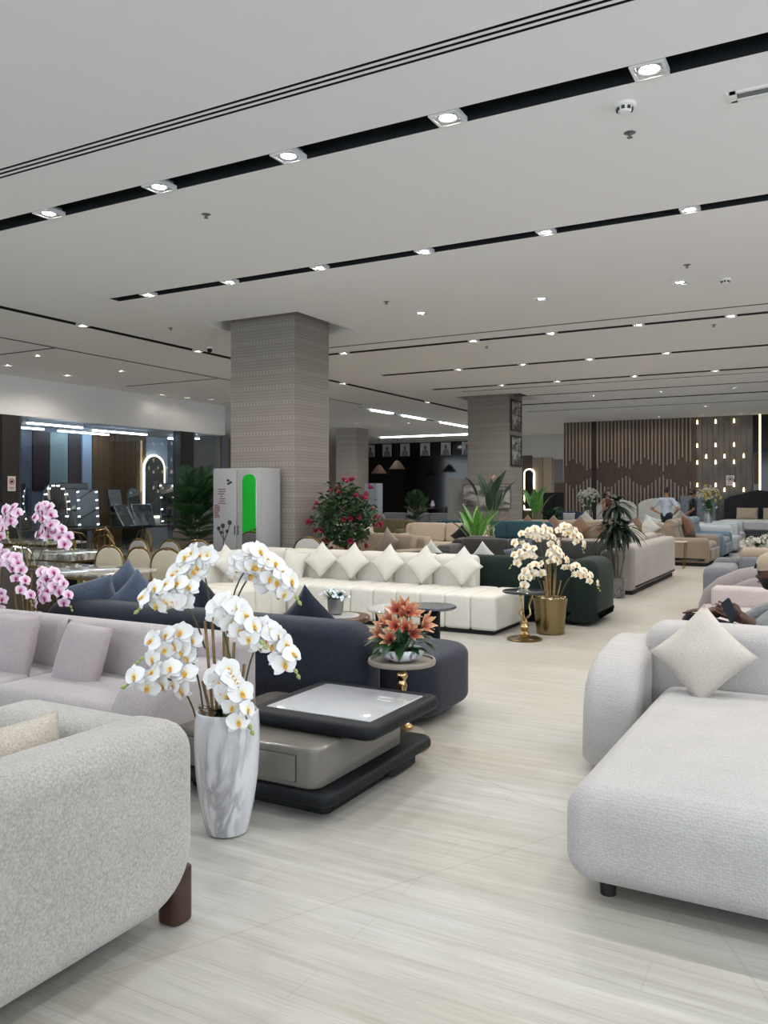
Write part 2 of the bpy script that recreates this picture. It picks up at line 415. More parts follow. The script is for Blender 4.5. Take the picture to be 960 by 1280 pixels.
GL = glassmat('shop_glass', (.9, .94, .98), .08)
for k, (y0, y1) in enumerate([(12.47, 17.6), (18.2, 19.3), (6.66, 11.97), (.86, 6.18)]):
    lab = ['large clear pane in front of the leaning mirrors', 'narrow clear pane right of the palm', 'clear pane left of the white sign post', 'clear pane at the near end of the display'][k]
    struct('window_%d' % (k+1), box(XB-.16, XB-.148, y0, y1, 0, 3.32), GL, lab)
# boards on the display wall: (y0,y1,z0,z1,colour)
bl = [(12.2, 12.9, 0, 3.32, '#3a3b42'), (13.75, 14.45, 0, 3.32, '#5e6674'), (14.5, 15.0, 1.66, 3.2, '#3a2b2c'), (15.03, 15.6, 1.66, 3.2, '#8f9fa2'), (15.63, 16.05, 1.66, 3.2, '#31292d'),
      (16.1, 16.42, 0, 3.3, '#a9bad0'), (18.5, 19.4, 0, 3.3, '#aab6c6')]
dw = bpy.data.objects['wall_display']
for y0, y1, z0, z1, c in bl:
    part('wall_board', box(-18.45, -18.4, y0, y1, z0, z1), plain('board_'+c, c, .5), dw, smooth=False)
WP = wood('brown_panel', '#5a4027', '#745434', (1, 1, 12), .5)
for k in range(10):
    part('wood_plank', box(-18.45, -18.385, 16.45+k*.2, 16.64+k*.2, 0, 3.3), WP, dw, smooth=False)
for y0, y1, x in [(13.7, 14.5, -18.0), (13.0, 14.6, -16.7), (15.0, 16.7, -18.05), (15.3, 17.2, -17.1), (18.2, 19.2, -16.95), (18.6, 19.3, -17.6)]:
    t = thing('led_batten', 'white LED batten %s over the mirror display' % ['at the left end', 'in front and longest left', 'second from the left, lower', 'third, above the brown panel', 'right of the dark post, upper', 'right of the dark post, lower'][len([q for q in bpy.data.objects if q.name.startswith('led_batten')])], 'light', (x, (y0+y1)/2, 3.22), 0, 'LED battens over the display')
    part('housing', box(-.03, .03, -(y1-y0)/2, (y1-y0)/2, .02, .1), WHITEP, t, smooth=False)
    part('diffuser', box(-.03, .03, -(y1-y0)/2, (y1-y0)/2, -.02, .02), EMLED, t, smooth=False)

# ---- columns with woven wall-paper
m, nt, b = newmat('column_paper')
tc = N(nt, 'ShaderNodeTexCoord'); sp = N(nt, 'ShaderNodeSeparateXYZ'); nt.links.new(tc.outputs['Object'], sp.inputs[0])
def mth(op, a, c=None, **k):
    n = N(nt, 'ShaderNodeMath', operation=op)
    for i, q in enumerate((a, c)):
        if q is None: continue
        if isinstance(q, (int, float)): n.inputs[i].default_value = q
        else: nt.links.new(q, n.inputs[i])
    return n.outputs[0]
xy = mth('ADD', sp.outputs[0], sp.outputs[1])
row = mth('LESS_THAN', mth('MODULO', mth('ADD', sp.outputs[2], 10.0), .235), .055)
dash = mth('LESS_THAN', mth('MODULO', mth('ADD', xy, 60.0), .062), .022)
marks = mth('MULTIPLY', row, dash)
rib = mth('SINE', mth('MULTIPLY', sp.outputs[2], 2*PI/.047)); rib2 = mth('MULTIPLY', mth('ADD', rib, 1.0), .5)
base = ramp(nt, rib2, [(0, '#817a73'), (1, '#8d867f')])
mx = N(nt, 'ShaderNodeMix', data_type='RGBA'); nt.links.new(marks, mx.inputs[0]); nt.links.new(base, mx.inputs[6]); mx.inputs[7].default_value = srgb('#9a938b')
nt.links.new(mx.outputs[2], b.inputs['Base Color']); b.inputs['Roughness'].default_value = .6
bp = N(nt, 'ShaderNodeBump', i_Strength=.3, i_Distance=.004); nt.links.new(rib2, bp.inputs['Height']); nt.links.new(bp.outputs[0], b.inputs['Normal'])
COLM = m
def column(x0, x1, y0, y1, lab):
    o = struct('column', box(x0, x1, y0, y1, 0, CEIL+.3), COLM, lab); return o
column(-8.44, -7.22, 10.3, 11.25, 'large square column papered in taupe with rows of small dashes')
column(-8.98, -7.8, 21.0, 22.05, 'papered square column with two framed pictures on its side')
column(-17.85, -16.9, 28.35, 29.3, 'distant papered column beside the black showroom')
column(-22.9, -22.0, 31.0, 31.9, 'farthest papered column behind the red flowers')

# ---- slatted feature wall
YW = 30.2
PANB = wood('feature_brown', '#4a3a31', '#5c4a3e', (1, 1, .25), .5, 7)
wb = struct('wall_back', box(-9.06, 8., YW, YW+.2, 0, CEIL+.02), PANB, 'brown feature wall with pale slats in a zigzag pattern')
struct('wall_return', box(-9.06, -8.9, YW+.2, 38, 0, CEIL+.02), WALL, 'pale return wall behind the slatted wall')
SLATM = plain('slat_pale', '#a3978a', .5)
part('dark_joint', box(-8.02, -7.86, YW-.012, YW, 0, CEIL), plain('joint_dark', '#241b17', .6), wb, smooth=False)
rng = random.Random(3); slat_me = {}
n = 0; x = -8.98
while x < -4.5:
    if not (-8.06 < x < -7.84):
        k = n % 12; tri = abs(((n+3) % 10)-5)
        zt = 2.88 - .07*tri - (.12 if n % 3 == 0 else 0) - rng.uniform(0, .06); zb = 2.14 - .075*abs(((n+8) % 10)-5) + rng.uniform(0, .08)
        part('slat', box(x, x+.038, YW-.05, YW, zt, CEIL), SLATM, wb, smooth=False)
        part('slat', box(x, x+.038, YW-.05, YW, .3, zb), SLATM, wb, smooth=False)
    n += 1; x += .128
PLK = wood('grey_plank', '#5d5753', '#746d69', (1, 1, .3), .55, 6)
x = -4.40
while x < -2.7:
    part('plank', box(x, x+.165, YW-.03, YW, 0, CEIL), PLK, wb, smooth=False); x += .176
part('black_panel', box(-2.62, 2.5, YW-.06, YW, 0, CEIL), BLKG, wb, smooth=False)
part('brown_inset', box(-2.6, -2.45, YW-.09, YW-.06, 1.9, 2.9), plain('inset_brown', '#4c3424', .5), wb, smooth=False)
part('light_strip', box(-2.44, -2.39, YW-.1, YW-.06, 1.55, CEIL), EMGOLD, wb, smooth=False)
# little wall lamps
LZ = [(x, z) for x in (-4.38, -3.79, -3.21) for z in (4.1, 3.3, 2.72, 1.95)] + [(x, z) for x in (-4.09, -3.51, -2.91) for z in (2.92, 1.78)]
LZ.sort(); lampme = None
for i, (x, z) in enumerate(LZ):
    t = thing('wall_lamp', 'small warm wall lamp, %s in the %s file of the grey plank wall' % (['lowest', 'second lowest', 'third up', 'top'][sorted(q for p, q in LZ if p == x).index(z)], ['first', 'second', 'third', 'fourth', 'fifth', 'sixth'][sorted({p for p, q in LZ}).index(x)]), 'wall lamp', (x, YW-.07, z), 0, 'lamps on the grey plank wall')
    if lampme is None:
        lampme = (mesh_of('lamp_body', *lathe([(.012, .0), (.02, .0), (.02, .12), (.012, .12)], 10), GOLDD), mesh_of('glow', *lathe([(.03, -.14), (.014, .0)], 10), EMGOLD))
    place('body', lampme[0], t); place('glow', lampme[1], t)
    part('bracket', box(-.01, .01, 0, .07, .03, .06), GOLDD, t, smooth=False)
# notices
def notice(loc, rz, w, h, lab):
    t = thing('notice_sign', lab, 'sign', loc, rz)
    part('board', box(-w/2, w/2, -.006, 0, -h/2, h/2), plain('sign_white', '#d9d2d2', .6), t, smooth=False)
    ring = [(w*.3*math.cos(a), -.009, h*.14+w*.3*math.sin(a)) for a in [2*PI*i/20 for i in range(20)]]
    part('ring', tube(ring, w*.045, 5, True), plain('sign_red', '#a3353b', .6), t)
    part('pictogram', join(box(-w*.15, w*.15, -.009, -.006, h*.07, h*.2), box(-w*.05, w*.05, -.009, -.006, h*.02, h*.26)), plain('sign_ink', '#2a2426', .6), t, smooth=False)
    for k in range(2): part('text_line', box(-w*.32, w*.32, -.009, -.006, -h*(.28+.1*k), -h*(.24+.1*k)), plain('sign_red', '#a3353b', .6), t, smooth=False)
notice((XB, 12.2, 1.79), rad(90), .2, .33, 'white notice with red circle on the dark shopfront post')
notice((-3.33, YW-.05, 2.02), 0, .26, .34, 'white notice with red circle on the grey plank wall')

# ---- far passage between the second column and the slatted wall
wp = struct('wall_passage', box(-14.5, -9.0, 36, 36.15, 0, CEIL+.02), plain('passage_white', '#cbc9c7', .7), 'pale wall at the end of the passage behind the column')
for x0, x1, z1, c in [(-12.95, -12.75, 4.0, '#0b0c10'), (-12.7, -12.25, 3.3, '#4a3a30'), (-12.2, -11.75, 3.2, '#8d8072'), (-11.73, -11.3, 3.2, '#a3947f'), (-11.25, -10.85, 3.1, '#6f6f70')]:
    part('wall_panel', box(x0, x1, 35.93, 36, .0, z1), plain('pp_'+c, c, .5), wp, smooth=False)

# ---- ceiling fittings
_dl = {}
def downlight(x, y, lab, lit=1.0, tint=NEUT, em=None, size=.17, z=CEIL, group=None, cone=160, power=None):
    t = thing('downlight', lab, 'downlight', (x, y, z), 0, group)
    s = size/2; em = em or (EMW if lit else EMC)
    key = (size,)
    if key not in _dl:
        fr = join(*[box(*q, -.012, .03) for q in ((-s, s, -s, -s+.02), (-s, s, s-.02, s), (-s, -s+.02, -s+.02, s-.02), (s-.02, s, -s+.02, s-.02))])
        _dl[key] = (mesh_of('frame', *fr, plain('lamp_frame', '#d9d9d9', .4), False), mesh_of('reflector', *lathe([(s*.5, .01), (s*.72, -.006), (s*.75, -.006), (s*.75, .02)], 16, False), plain('lamp_ring', '#8b8c8e', .4)), lathe([(.001, .002), (s*.62, .002)], 16, False))
    place('frame', _dl[key][0], t); place('reflector', _dl[key][1], t)
    k2 = (size, em.name)
    if k2 not in _dl: _dl[k2] = mesh_of('lens', *lathe([(s*.5, .0), (s*.5, .02)], 16), em)
    place('lens', _dl[k2], t)
    k3 = (size, 'b')
    if k3 not in _dl: _dl[k3] = mesh_of('housing', *box(-s+.021, s-.021, -s+.021, s-.021, .025, .06), plain('lamp_box', '#8d8f92', .6), False)
    place('housing', _dl[k3], t)
    if lit:
        L = bpy.data.lights.new('downlight_beam', 'SPOT'); L.energy = LAMP_W*lit if power is None else power; L.color = tint
        L.spot_size = rad(cone); L.spot_blend = .7; L.shadow_soft_size = .055
        o = bpy.data.objects.new('beam', L); COL.objects.link(o); o.parent = t; o.location = (0, 0, -.03)
    return t
def row(name, pts, where, lit=1.0, tint=NEUT, group=None, size=.17, cool=()):
    pts = sorted(pts)
    for i, (x, y) in enumerate(pts):
        c = i in cool
        downlight(x, y, 'square downlight, %s from the left %s' % (ORD[i], where), lit, COOL if c else tint, EMC if c else None, size, group=group)
row('a', [(-7.95, 5.35), (-6.57, 5.35), (-5.17, 5.35), (-3.81, 5.35), (-2.44, 5.35), (-1.06, 5.35), (.32, 5.35), (1.7, 5.35), (3.1, 5.35)], 'in the widest black ceiling slot', 1.15, NEUT, 'downlights in the widest slot', .21, (2, 3))
row('b', [(-8.07, 8.15), (-6.7, 8.15), (-5.36, 8.15), (-4.0, 8.15), (-2.63, 8.15), (-1.25, 8.15), (.1, 8.15), (1.5, 8.15), (2.9, 8.15)], 'in the second black ceiling slot', 1.0, WARM, 'downlights in the second slot', .17, (3,))
row('c', [(-5.4, 10.9), (-3.58, 10.9), (-1.79, 10.9), (0, 10.9), (1.8, 10.9)], 'on the plain ceiling between two slots', .9, NEUT, 'downlights between the slots', .19, (1, 2))
row('d', [(-8.2, 13.3), (-5.58, 13.3), (-4.2, 13.3), (-2.8, 13.3), (-1.46, 13.3), (.0, 13.3), (2., 13.3)], 'in the third black ceiling slot', 1.0, WARM, 'downlights in the third slot', .16)
row('e', [(-7.15, 16.21), (-5.72, 16.21), (-4.35, 16.21), (-2.9, 16.21), (-1., 16.21), (1., 16.21)], 'in the fourth black ceiling slot', 1.2, WARM, 'downlights in the fourth slot', .16)
row('f', [(-7.25, 19.02), (-5.87, 19.02), (-4.1, 19.02), (-2.4, 19.02), (0., 19.02)], 'in the fifth black ceiling slot', 1.3, NEUT, 'downlights in the fifth slot', .16)
row('g', [(-5.86, 22.2), (-4.12, 22.2), (-2.37, 22.2), (-.5, 22.2)], 'on the ceiling before the slatted wall', 1.3, COOL, 'downlights before the slatted wall', .17, (0, 1, 2, 3))
row('h', [(-7.64, 26.4), (-5.6, 26.4), (-3.61, 26.5), (-1.6, 26.5)], 'nearest the slatted wall', 1.4, COOL, 'downlights nearest the slatted wall', .17)
row('w', [(-8.3, 29.3), (-6.9, 29.3), (-5.5, 29.3), (-4.1, 29.3), (-2.9, 29.3)], 'grazing the slatted wall', .3, WARM, 'downlights grazing the slatted wall', .14)
row('k', [(-15.0, 11.2), (-13.45, 10.7), (-15.1, 12.8), (-13.56, 12.9), (-13.2, 16.4), (-13.0, 4.4)], 'above the dining tables by the bulkhead, the sixth added to light the green cabinet', .9, WARM, 'downlights over the dining tables', .15)  # last lamp is unseen, added to brighten the green cabinet
row('m', [(-15.8, 16.46), (-15.7, 17.3), (-15.43, 17.95), (-15.25, 18.6)], 'close to the end of the bulkhead', .07, WARM, 'small downlights by the bulkhead', .13)
row('n', [(-10.44, 2.5), (-10.44, 5.6), (-10.44, 9.14), (-10.44, 11.8), (-10.44, 16.9), (-10.44, 21.5)], 'in the long left ceiling slot', .9, WARM, 'downlights in the left slot', .15)
row('p', [(-15.86, 26.7), (-14.1, 27.4), (-19.0, 35.0), (-16.0, 35.4), (-11.0, 33.), (-12.0, 29.5), (-19.5, 24.)], 'in the far ceiling before the black showroom', 1.4, WARM, 'downlights in the far ceiling', .17)
row('z', [(x, y) for x in (-5., -2.4, .2, 2.8) for y in (2.6, -.2)], 'in the ceiling above the camera', 1.15, COOL, 'downlights above the near floor', .21, range(8))

for y0, y1 in [(22.6, 23.9), (24.7, 26.3), (27.7, 31.5)]:
    o = part('led_bar', box(-.06, .06, -(y1-y0)/2, (y1-y0)/2, -.03, .05), EMLED, None, (-12.9, (y0+y1)/2, CEIL), smooth=False)
    tag(o, 'cool white LED bar in the far left ceiling slot, %s' % ('nearest and shortest' if y0 < 23 else 'middle one' if y0 < 25 else 'farthest and longest'), 'light', 'LED bars in the far ceiling')
tag(part('led_bar', box(-2.4, 2.4, -.05, .05, -.05, -.002), EMLED, None, (-16.3, 33.6, CEIL), smooth=False), 'long cool LED bar running across the ceiling before the black wall', 'light', 'LED bars in the far ceiling')

def sprinkler(x, y, lab):
    t = thing('sprinkler', lab, 'sprinkler', (x, y, CEIL), 0, 'ceiling sprinklers')
    part('escutcheon', lathe([(.001, -.004), (.035, -.004), (.045, 0)], 12), plain('grey_metal', '#77777a', .4, .6), t)
    part('body', lathe([(.012, -.03), (.012, 0)], 8), plain('grey_metal', '', .4), t)
    part('deflector', lathe([(.001, -.036), (.022, -.036), (.022, -.033), (.001, -.033)], 10), plain('grey_metal', '', .4), t)
for i, (x, y, lab) in enumerate([(-1.37, 6.21, 'sprinkler head beside the smoke detector'), (-5.28, 6.08, 'sprinkler head on the ceiling at left between two slots'), (-1.58, 10.1, 'sprinkler head near the square cool downlight at right'),
        (-5.5, 10.03, 'sprinkler head right of the large column'), (-9.38, 9.96, 'sprinkler head left of the large column'), (-1.77, 13.87, 'sprinkler head beyond the third slot at right'), (-5.6, 13.95, 'sprinkler head beyond the third slot')]):
    sprinkler(x, y, lab)
def detector(x, y, r, lab):
    t = thing('smoke_detector', lab, 'smoke detector', (x, y, CEIL))
    part('base', lathe([(r*.9, -.03*r/.09), (r, -.02), (r, 0)], 20), WHITEP, t)
    part('dome', lathe([(.001, -.075*r/.09), (r*.5, -.07*r/.09), (r*.62, -.05*r/.09), (r*.72, -.03*r/.09)], 20, False), WHITEP, t)
    for k in range(8):
        a = 2*PI*k/8; part('vent', box(-.011, .011, -.004, .004, -.011, .011), plain('vent_dark', '#3c3c3c', .7), t, (r*.69*math.cos(a), r*.69*math.sin(a), -.042*r/.09), (0, 0, a+PI/2), smooth=False)
detector(-1.3, 5.74, .075, 'white smoke detector under the widest slot'); detector(-1.27, 11.0, .07, 'small white smoke detector farther back at right')
t = thing('security_camera', 'small dome security camera left of the large column', 'camera', (-9.99, 11.6, CEIL))
part('base', lathe([(.06, -.03), (.06, 0)], 14), WHITEP, t); part('dome', lathe([(.001, -.1), (.03, -.09), (.045, -.06), (.045, -.03)], 14), BLACK, t)
t = thing('air_grille', 'white linear air grille beside the widest slot at right', 'vent', (.04, 5.975, CEIL))
part('frame', join(box(-.7, .7, -.075, -.05, -.012, 0), box(-.7, .7, .05, .075, -.012, 0), box(-.72, -.66, -.075, .075, -.012, 0), box(.66, .72, -.075, .075, -.012, 0)), WHITEP, t, smooth=False)
for k in range(4): part('blade', box(-.66, .66, -.035+.022*k, -.029+.022*k, .0, .03), plain('grille_grey', '#8c8c8c', .6), t, smooth=False)

# ================================================================ PLANT HELPERS
RV = Vector((.8755, .4833, 0)); TV = Vector((.4833, -.8755, 0))
def petal_vf(L, w, cup=.2, bend=0., n=4, m=4, tip=.8, rnd=.75):
    """one petal along +y from the origin, lying in xy, cupped in z"""
    V = []; Fc = []
    for i in range(n+1):
        t = i/n; hw = w/2*math.sin(PI*min(1, .12+.88*t)**tip)**rnd if t < 1 else w*.06
        for j in range(m+1):
            u = -1+2*j/m
            V.append((hw*u, L*t, cup*w*(u*u)*.5 + bend*L*t*t))
    for i in range(n):
        for j in range(m):
            a = i*(m+1)+j; Fc.append((a, a+1, a+m+2, a+m+1))
    return V, Fc
def rotz(vf, a, tilt=0):
    return xf(vf, Matrix.Rotation(a, 4, 'Z') @ Matrix.Rotation(tilt, 4, 'X'))
def orchid_mesh(name, mats, s=.047):
    """face-on orchid looking along +z: three sepals, two broad petals, a lip"""
    P = []
    for a in (0, 2.25, -2.25): P.append(move(rotz(petal_vf(s, s*.74, .12, -.15, 5, 2, .85, .55), a), 0, 0, -.002))
    for a in (1.28, -1.28): P.append(move(rotz(petal_vf(s*1.0, s*1.25, .1, -.22, 6, 4, .8, .5), a), 0, 0, .002))
    lip = join(rotz(petal_vf(s*.42, s*.34, .8, .35, 2, 2), PI), xf(lathe([(.001, -s*.06), (s*.13, 0), (s*.1, s*.14), (.001, s*.18)], 6), Matrix.Identity(4)))
    a = join(*P); n1 = len(a[1]); vf = join(a, lip)
    return mesh_of(name, vf[0], vf[1], mats, True, None, [0]*n1+[1]*(len(vf[1])-n1))
OW = orchid_mesh('orchid_white', [petal('petal_white', '#e0d3a4', '#e2dfdb', '#e4e2e1', .045), plain('lip_yellow', '#dba63a', .5)])
OP = orchid_mesh('orchid_pink', [petal('petal_pink', '#a83a78', '#dfb4cc', '#eadde5', .045), plain('lip_magenta', '#97164f', .5)])
OCR = orchid_mesh('orchid_cream', [petal('petal_cream', '#d9b877', '#e6d9bd', '#e9e2d2', .045), plain('lip_yellow2', '#c08a35', .5)])
BUD = mesh_of('bud', *xf(lathe([(.001, 0), (.007, .006), (.008, .014), (.001, .024)], 6), Matrix.Identity(4)), plain('bud_green', '#93a05a', .5))
STAKE = wood('bamboo_stake', '#6b5231', '#94764a', (1, 1, 3), .6); STEM = plain('stem_brown', '#3f4425', .55)
def face_to(o, n, roll=0):
    q = Vector(n).normalized().to_track_quat('Z', 'Y'); o.rotation_mode = 'XYZ'
    o.rotation_euler = (q.to_matrix() @ Matrix.Rotation(roll, 3, 'Z')).to_euler()
def bez(a, b, c, t): return a*(1-t)**2 + b*2*t*(1-t) + c*t*t
def orchid_sprays(t, specs, zb, flower, scale=1., seed=1, right=RV, toward=TV, fl_scale=1.):
    """specs: (a0,z0, a1,z1, a2,z2, depth, n): stake top, arch control and tip in metres right/up of the pot's centre"""
    rng = random.Random(seed)
    for (a0, z0, a1, z1, a2, z2, dp_, n) in specs:
        foot = right*(a0*.6) + toward*(dp_*.35) + Vector((0, 0, zb)); top = right*a0 + toward*(dp_*.5) + Vector((0, 0, z0))
        part('stake', tube([foot, top], .0065*scale, 6), STAKE, t)
        c = right*a1 + toward*(dp_*.8) + Vector((0, 0, z1)); e = right*a2 + toward*dp_ + Vector((0, 0, z2))
        pts = [bez(top - Vector((0, 0, .12*scale)), c, e, k/10) for k in range(11)]
        st = part('stem', tube(pts, [.0042*scale]*9+[.003*scale]*2, 5), STEM, t)
        for k in range(n):
            u = .33+.65*k/max(1, n-1); p = bez(top, c, e, u); side = 1 if k % 2 else -1
            tan = (bez(top, c, e, min(1, u+.03))-p).normalized(); lat = tan.cross(toward).normalized()
            off = lat*(side*.024*scale*fl_scale) + toward*.018*scale + Vector((0, 0, rng.uniform(-.012, .012)*scale))
            o = place('flower', flower, t, p+off); s = rng.uniform(.85, 1.12)*fl_scale; o.scale = (s,)*3
            nrm = toward*.75 + lat*(side*.35) + right*((.5 if a2 > a1 else -.5)*u) + Vector((rng.uniform(-.3, .3), rng.uniform(-.3, .3), rng.uniform(-.15, .3)))
            face_to(o, nrm, rng.uniform(-.5, .5))
        for k in range(2):
            o = place('bud', BUD, t, e + tan*(.02+.022*k)*scale + Vector((0, 0, -.004*k))); face_to(o, tan); o.scale = (fl_scale,)*3
def leaf_vf(L, w, droop=.3, n=6, fold=.25, base=.1):
    """blade along +y rising then drooping in z"""
    V = []; Fc = []
    for i in range(n+1):
        t = i/n; hw = w/2*(math.sin(PI*(base+(1-base)*t))**.8 if t < 1 else .02)
        for j in (-1, 0, 1): V.append((hw*j, L*t*(1-.15*droop*t), fold*hw*abs(j) - droop*L*t*t))
    for i in range(n):
        for j in range(2):
            a = i*3+j; Fc.append((a, a+1, a+4, a+3))
    return V, Fc
def put_leaf(me, t, loc, az, elev, s=1., name='leaf', roll=0):
    o = place(name, me, t, loc); o.scale = (s,)*3
    o.rotation_euler = (Matrix.Rotation(az, 3, 'Z') @ Matrix.Rotation(elev, 3, 'X') @ Matrix.Rotation(roll, 3, 'Y')).to_euler(); return o

# ================================================================ NEAR FURNITURE
BOU = fabric('boucle_grey', '#aaa49c', .72, 130, .9, .95, .3, .86)
MAUVE = fabric('mauve_chenille', '#a89f9d', .86, 120, .4)
CREAMW = weave('cream_weave', '#bcb7b3', 95, .6)
CREAMP = fabric('cream_pillow', '#bcb3a8', .84, 160, .4)
WOODLEG = wood('walnut_leg', '#2c1910', '#43281b', (1, 1, 6), .35)

# --- grey boucle sofa, bottom left (its outside faces the aisle)
t = thing('sofa', 'grey boucle sofa at bottom left, seen from outside, with walnut corner leg', 'sofa', (-2.5, 1.1, 0))
def yz(w, h, th, R, r): return rprism(rrect(w, h, R, 8), th, r, 5, 'x')
def xz(w, h, th, R, r): return rprism(rrect(w, h, R, 8), th, r, 5, 'y')
part('backrest', move(yz(2.62, .665, .27, (.16, .22, .13, .13), .085), .18, -.08, .415), BOU, t)
part('arm', move(xz(.94, .64, .27, (.12, .13, .12, .2), .085), -.065, .948, .408), BOU, t)
part('arm', move(xz(.94, .64, .27, (.12, .13, .12, .2), .085), -.065, -1.37, .408), BOU, t)
part('seat', move(soft_box(.78, 2.15, .33, .08, puff=.02), -.18, -.08, .1), BOU, t)
for (x, y) in ((.37, 1.185), (-.4, 1.12), (.335, -1.25), (-.4, -1.25)):
    part('leg', move(rprism(rrect(.1, .1, .03), .2, .012), x, y, 0), WOODLEG, t)
pillow('long beige boucle cushion inside the grey boucle sofa', fabric('boucle_beige', '#b5aa9b', .75, 130, .8), (-2.43, 1.75, .60), .62, 92, -12, 0, .19, .36, pull=.05)

# --- mauve sofa behind it
t = thing('sofa', 'mauve chenille sofa with two matching square cushions behind the grey boucle sofa', 'sofa', (-4.85, 3.5, 0))
part('base', move(soft_box(3.5, .8, .24, .05), 0, 0, .06), MAUVE, t)
for k in range(3): part('seat_cushion', move(soft_box(1.02, .72, .17, .06, puff=.025), -1.01+1.03*k, -.06, .28), MAUVE, t)
part('backrest', move(xz(3.62, .66, .26, .08, .07), 0, .22, .40), MAUVE, t)
for k in range(3): part('back_cushion', xf(soft_box(1.0, .16, .36, .07, puff=.01, puffs=(0, .02, 0)), Matrix.Translation((-1.01+1.03*k, .17, .4)) @ Matrix.Rotation(rad(-9), 4, 'X')), MAUVE, t)
for s in (-1, 1): part('arm', move(rprism(rrect(.9, .56, (.08, .08, .1, .2), 8), .3, .1, 5, 'x'), 1.5 if s > 0 else -1.8, .02, .33), MAUVE, t)
for (x, y) in ((1.55, -.3), (-1.55, -.3), (1.55, .3), (-1.55, .3)): part('foot', move(lathe([(.025, 0), (.03, .06)], 10), x, y, 0), DARKF, t)
MAUVEP = fabric('mauve_pillow', '#a29696', .84, 150, .4)
pillow('square mauve cushion at the left of the mauve sofa', MAUVEP, (-4.55, 3.42, .60), .42, 4, -16, 0, .15, pull=.04)
pillow('square mauve cushion beside the mauve sofa arm', MAUVEP, (-3.95, 3.44, .58), .42, -3, -18, 3, .15, pull=.04)

# --- cream chaise sofa at right
t = thing('sofa', 'cream woven chaise sofa with one arm in the right foreground', 'sofa', (0, 4.2, 0))
part('chaise', move(soft_box(2.3, 2.05, .37, .11, 5, 6, puff=.03), .2, -.06, .06), CREAMW, t)
part('backrest', move(xz(2.45, .72, .32, (.08, .08, .12, .12), .1), .17, .93, .42), CREAMW, t)
arm = rprism([(-.42, 0), (.42, 0), (.42, .60), (.36, .625), (.25, .625), (0, .60), (-.15, .575), (-.27, .53), (-.36, .45), (-.41, .33), (-.425, .2)], .3, .075, 6, 'x')
part('arm', move(arm, -1.3, .86, .04), CREAMW, t)
for (x, y) in ((-.8, -.95), (1.15, -.95), (-.85, .9), (1.15, .9)): part('foot', move(lathe([(.03, 0), (.035, .08)], 10), x, y, 0), DARKF, t)
pillow('cream cushion standing on one corner on the cream chaise sofa', CREAMP, (-.69, 4.93, .655), .415, -4, -20, 43, .17, pull=.09)

# --- marble vase of white orchids
t = thing('potted_orchid', 'tall white marbled vase of white orchids beside the low drawer table', 'potted plant', (-2.48, 3.0, 0))
VASE = marble('vase_marble', '#cfced0', '#979495', 4.0, .1, .09, (1.6, 1.6, .5))
prof = [(.07, 0), (.092, .008), (.105, .05), (.125, .15), (.142, .27), (.149, .40), (.148, .50), (.144, .555), (.136, .562), (.128, .555), (.126, .50)]
part('vase', lathe(prof, 40), VASE, t)
part('moss', lathe([(.126, .49), (.115, .51), (.06, .525), (.001, .53)], 20, False), plain('moss_green', '#1d2a1a', .9), t)
k_ = .003673
def px(a, y): return (a-284)*k_, 1.55-(y-618)*k_
def spec(p0, p1, p2, d, n):
    return (*px(*p0), *px(*p1), *px(*p2), d, n)
orch = [spec((283, 745), (303, 655), (364, 742), -.06, 12), spec((264, 750), (258, 652), (216, 745), 0, 11), spec((258, 775), (235, 715), (188, 752), .06, 8),
        spec((296, 800), (262, 722), (326, 790), .13, 11), spec((306, 830), (322, 752), (366, 830), .02, 11), spec((255, 850), (245, 770), (188, 815), .05, 7),
        spec((252, 880), (240, 822), (178, 846), .1, 6), spec((286, 870), (272, 795), (316, 888), .16, 11), spec((276, 760), (318, 670), (338, 735), -.13, 9)]
orchid_sprays(t, [(*q[:7], int(q[7]*1.35)) for q in orch], .5, OW, 1.05, 4, fl_scale=1.22)
lf = mesh_of('leaf', *leaf_vf(.16, .045, .5), leafmat('orchid_leaf', '#1f3a1c', '#35562b'))
for k in range(16): put_leaf(lf, t, (random.uniform(-.07, .07), random.uniform(-.07, .07), .51), k*.9, rad(random.uniform(35, 75)), random.uniform(.7, 1.1))

# --- low drawer table
t = thing('coffee_table', 'low taupe drawer table with white marble top on a black frame', 'table', (-2.55, 3.75, 0))
TAUPE = plain('taupe_lacquer', '#6b665f', .16); MARB = marble('table_marble', '#b4b4b5', '#9f9fa3', 1.6, .06, .03, (1, 1, 1))
part('base', move(rprism(rrect(.92, 1.16, .08), .07, .03, 4), .0, .08, .075), BLACK, t)
part('plinth', move(rprism(rrect(.86, .95, .04), .08, .008, 2), -.06, .1, 0), BLACKM, t)
part('plinth', move(rprism(rrect(.12, .3, .03), .06, .008, 2), .36, .35, .02), BLACKM, t)
body = part('drawer_box', move(rprism(rrect(.92, .90, .07), .195, .018, 4), -.08, -.025, .145), TAUPE, t)
part('column', move(rprism(rrect(.5, .3, .03), .21, .01), -.1, .42, .14), BLACK, t)
dr = part('drawer_front', move(rprism(rrect(.76, .125, .008, 3), .012, .003, 2, 'y'), -.12, -.486, .24), TAUPE, t)
part('drawer_gap', box(-.505, .265, -.477, -.474, .175, .305), plain('gap_dark', '#3a3632', .7), t, smooth=False)
part('finger_pull', move(rprism(rrect(.1, .025, .01, 3), .006, .002, 2, 'y'), -.03, -.489, .293), plain('gap_dark', '', .7), dr)
part('frame_top', move(rprism(rrect(.80, .80, .075, 8), .075, .034, 5), .165, .13, .345), BLACK, t)
part('marble_top', move(rprism(rrect(.64, .60, .012, 3), .01, .003, 2), .175, .13, .414), MARB, t)

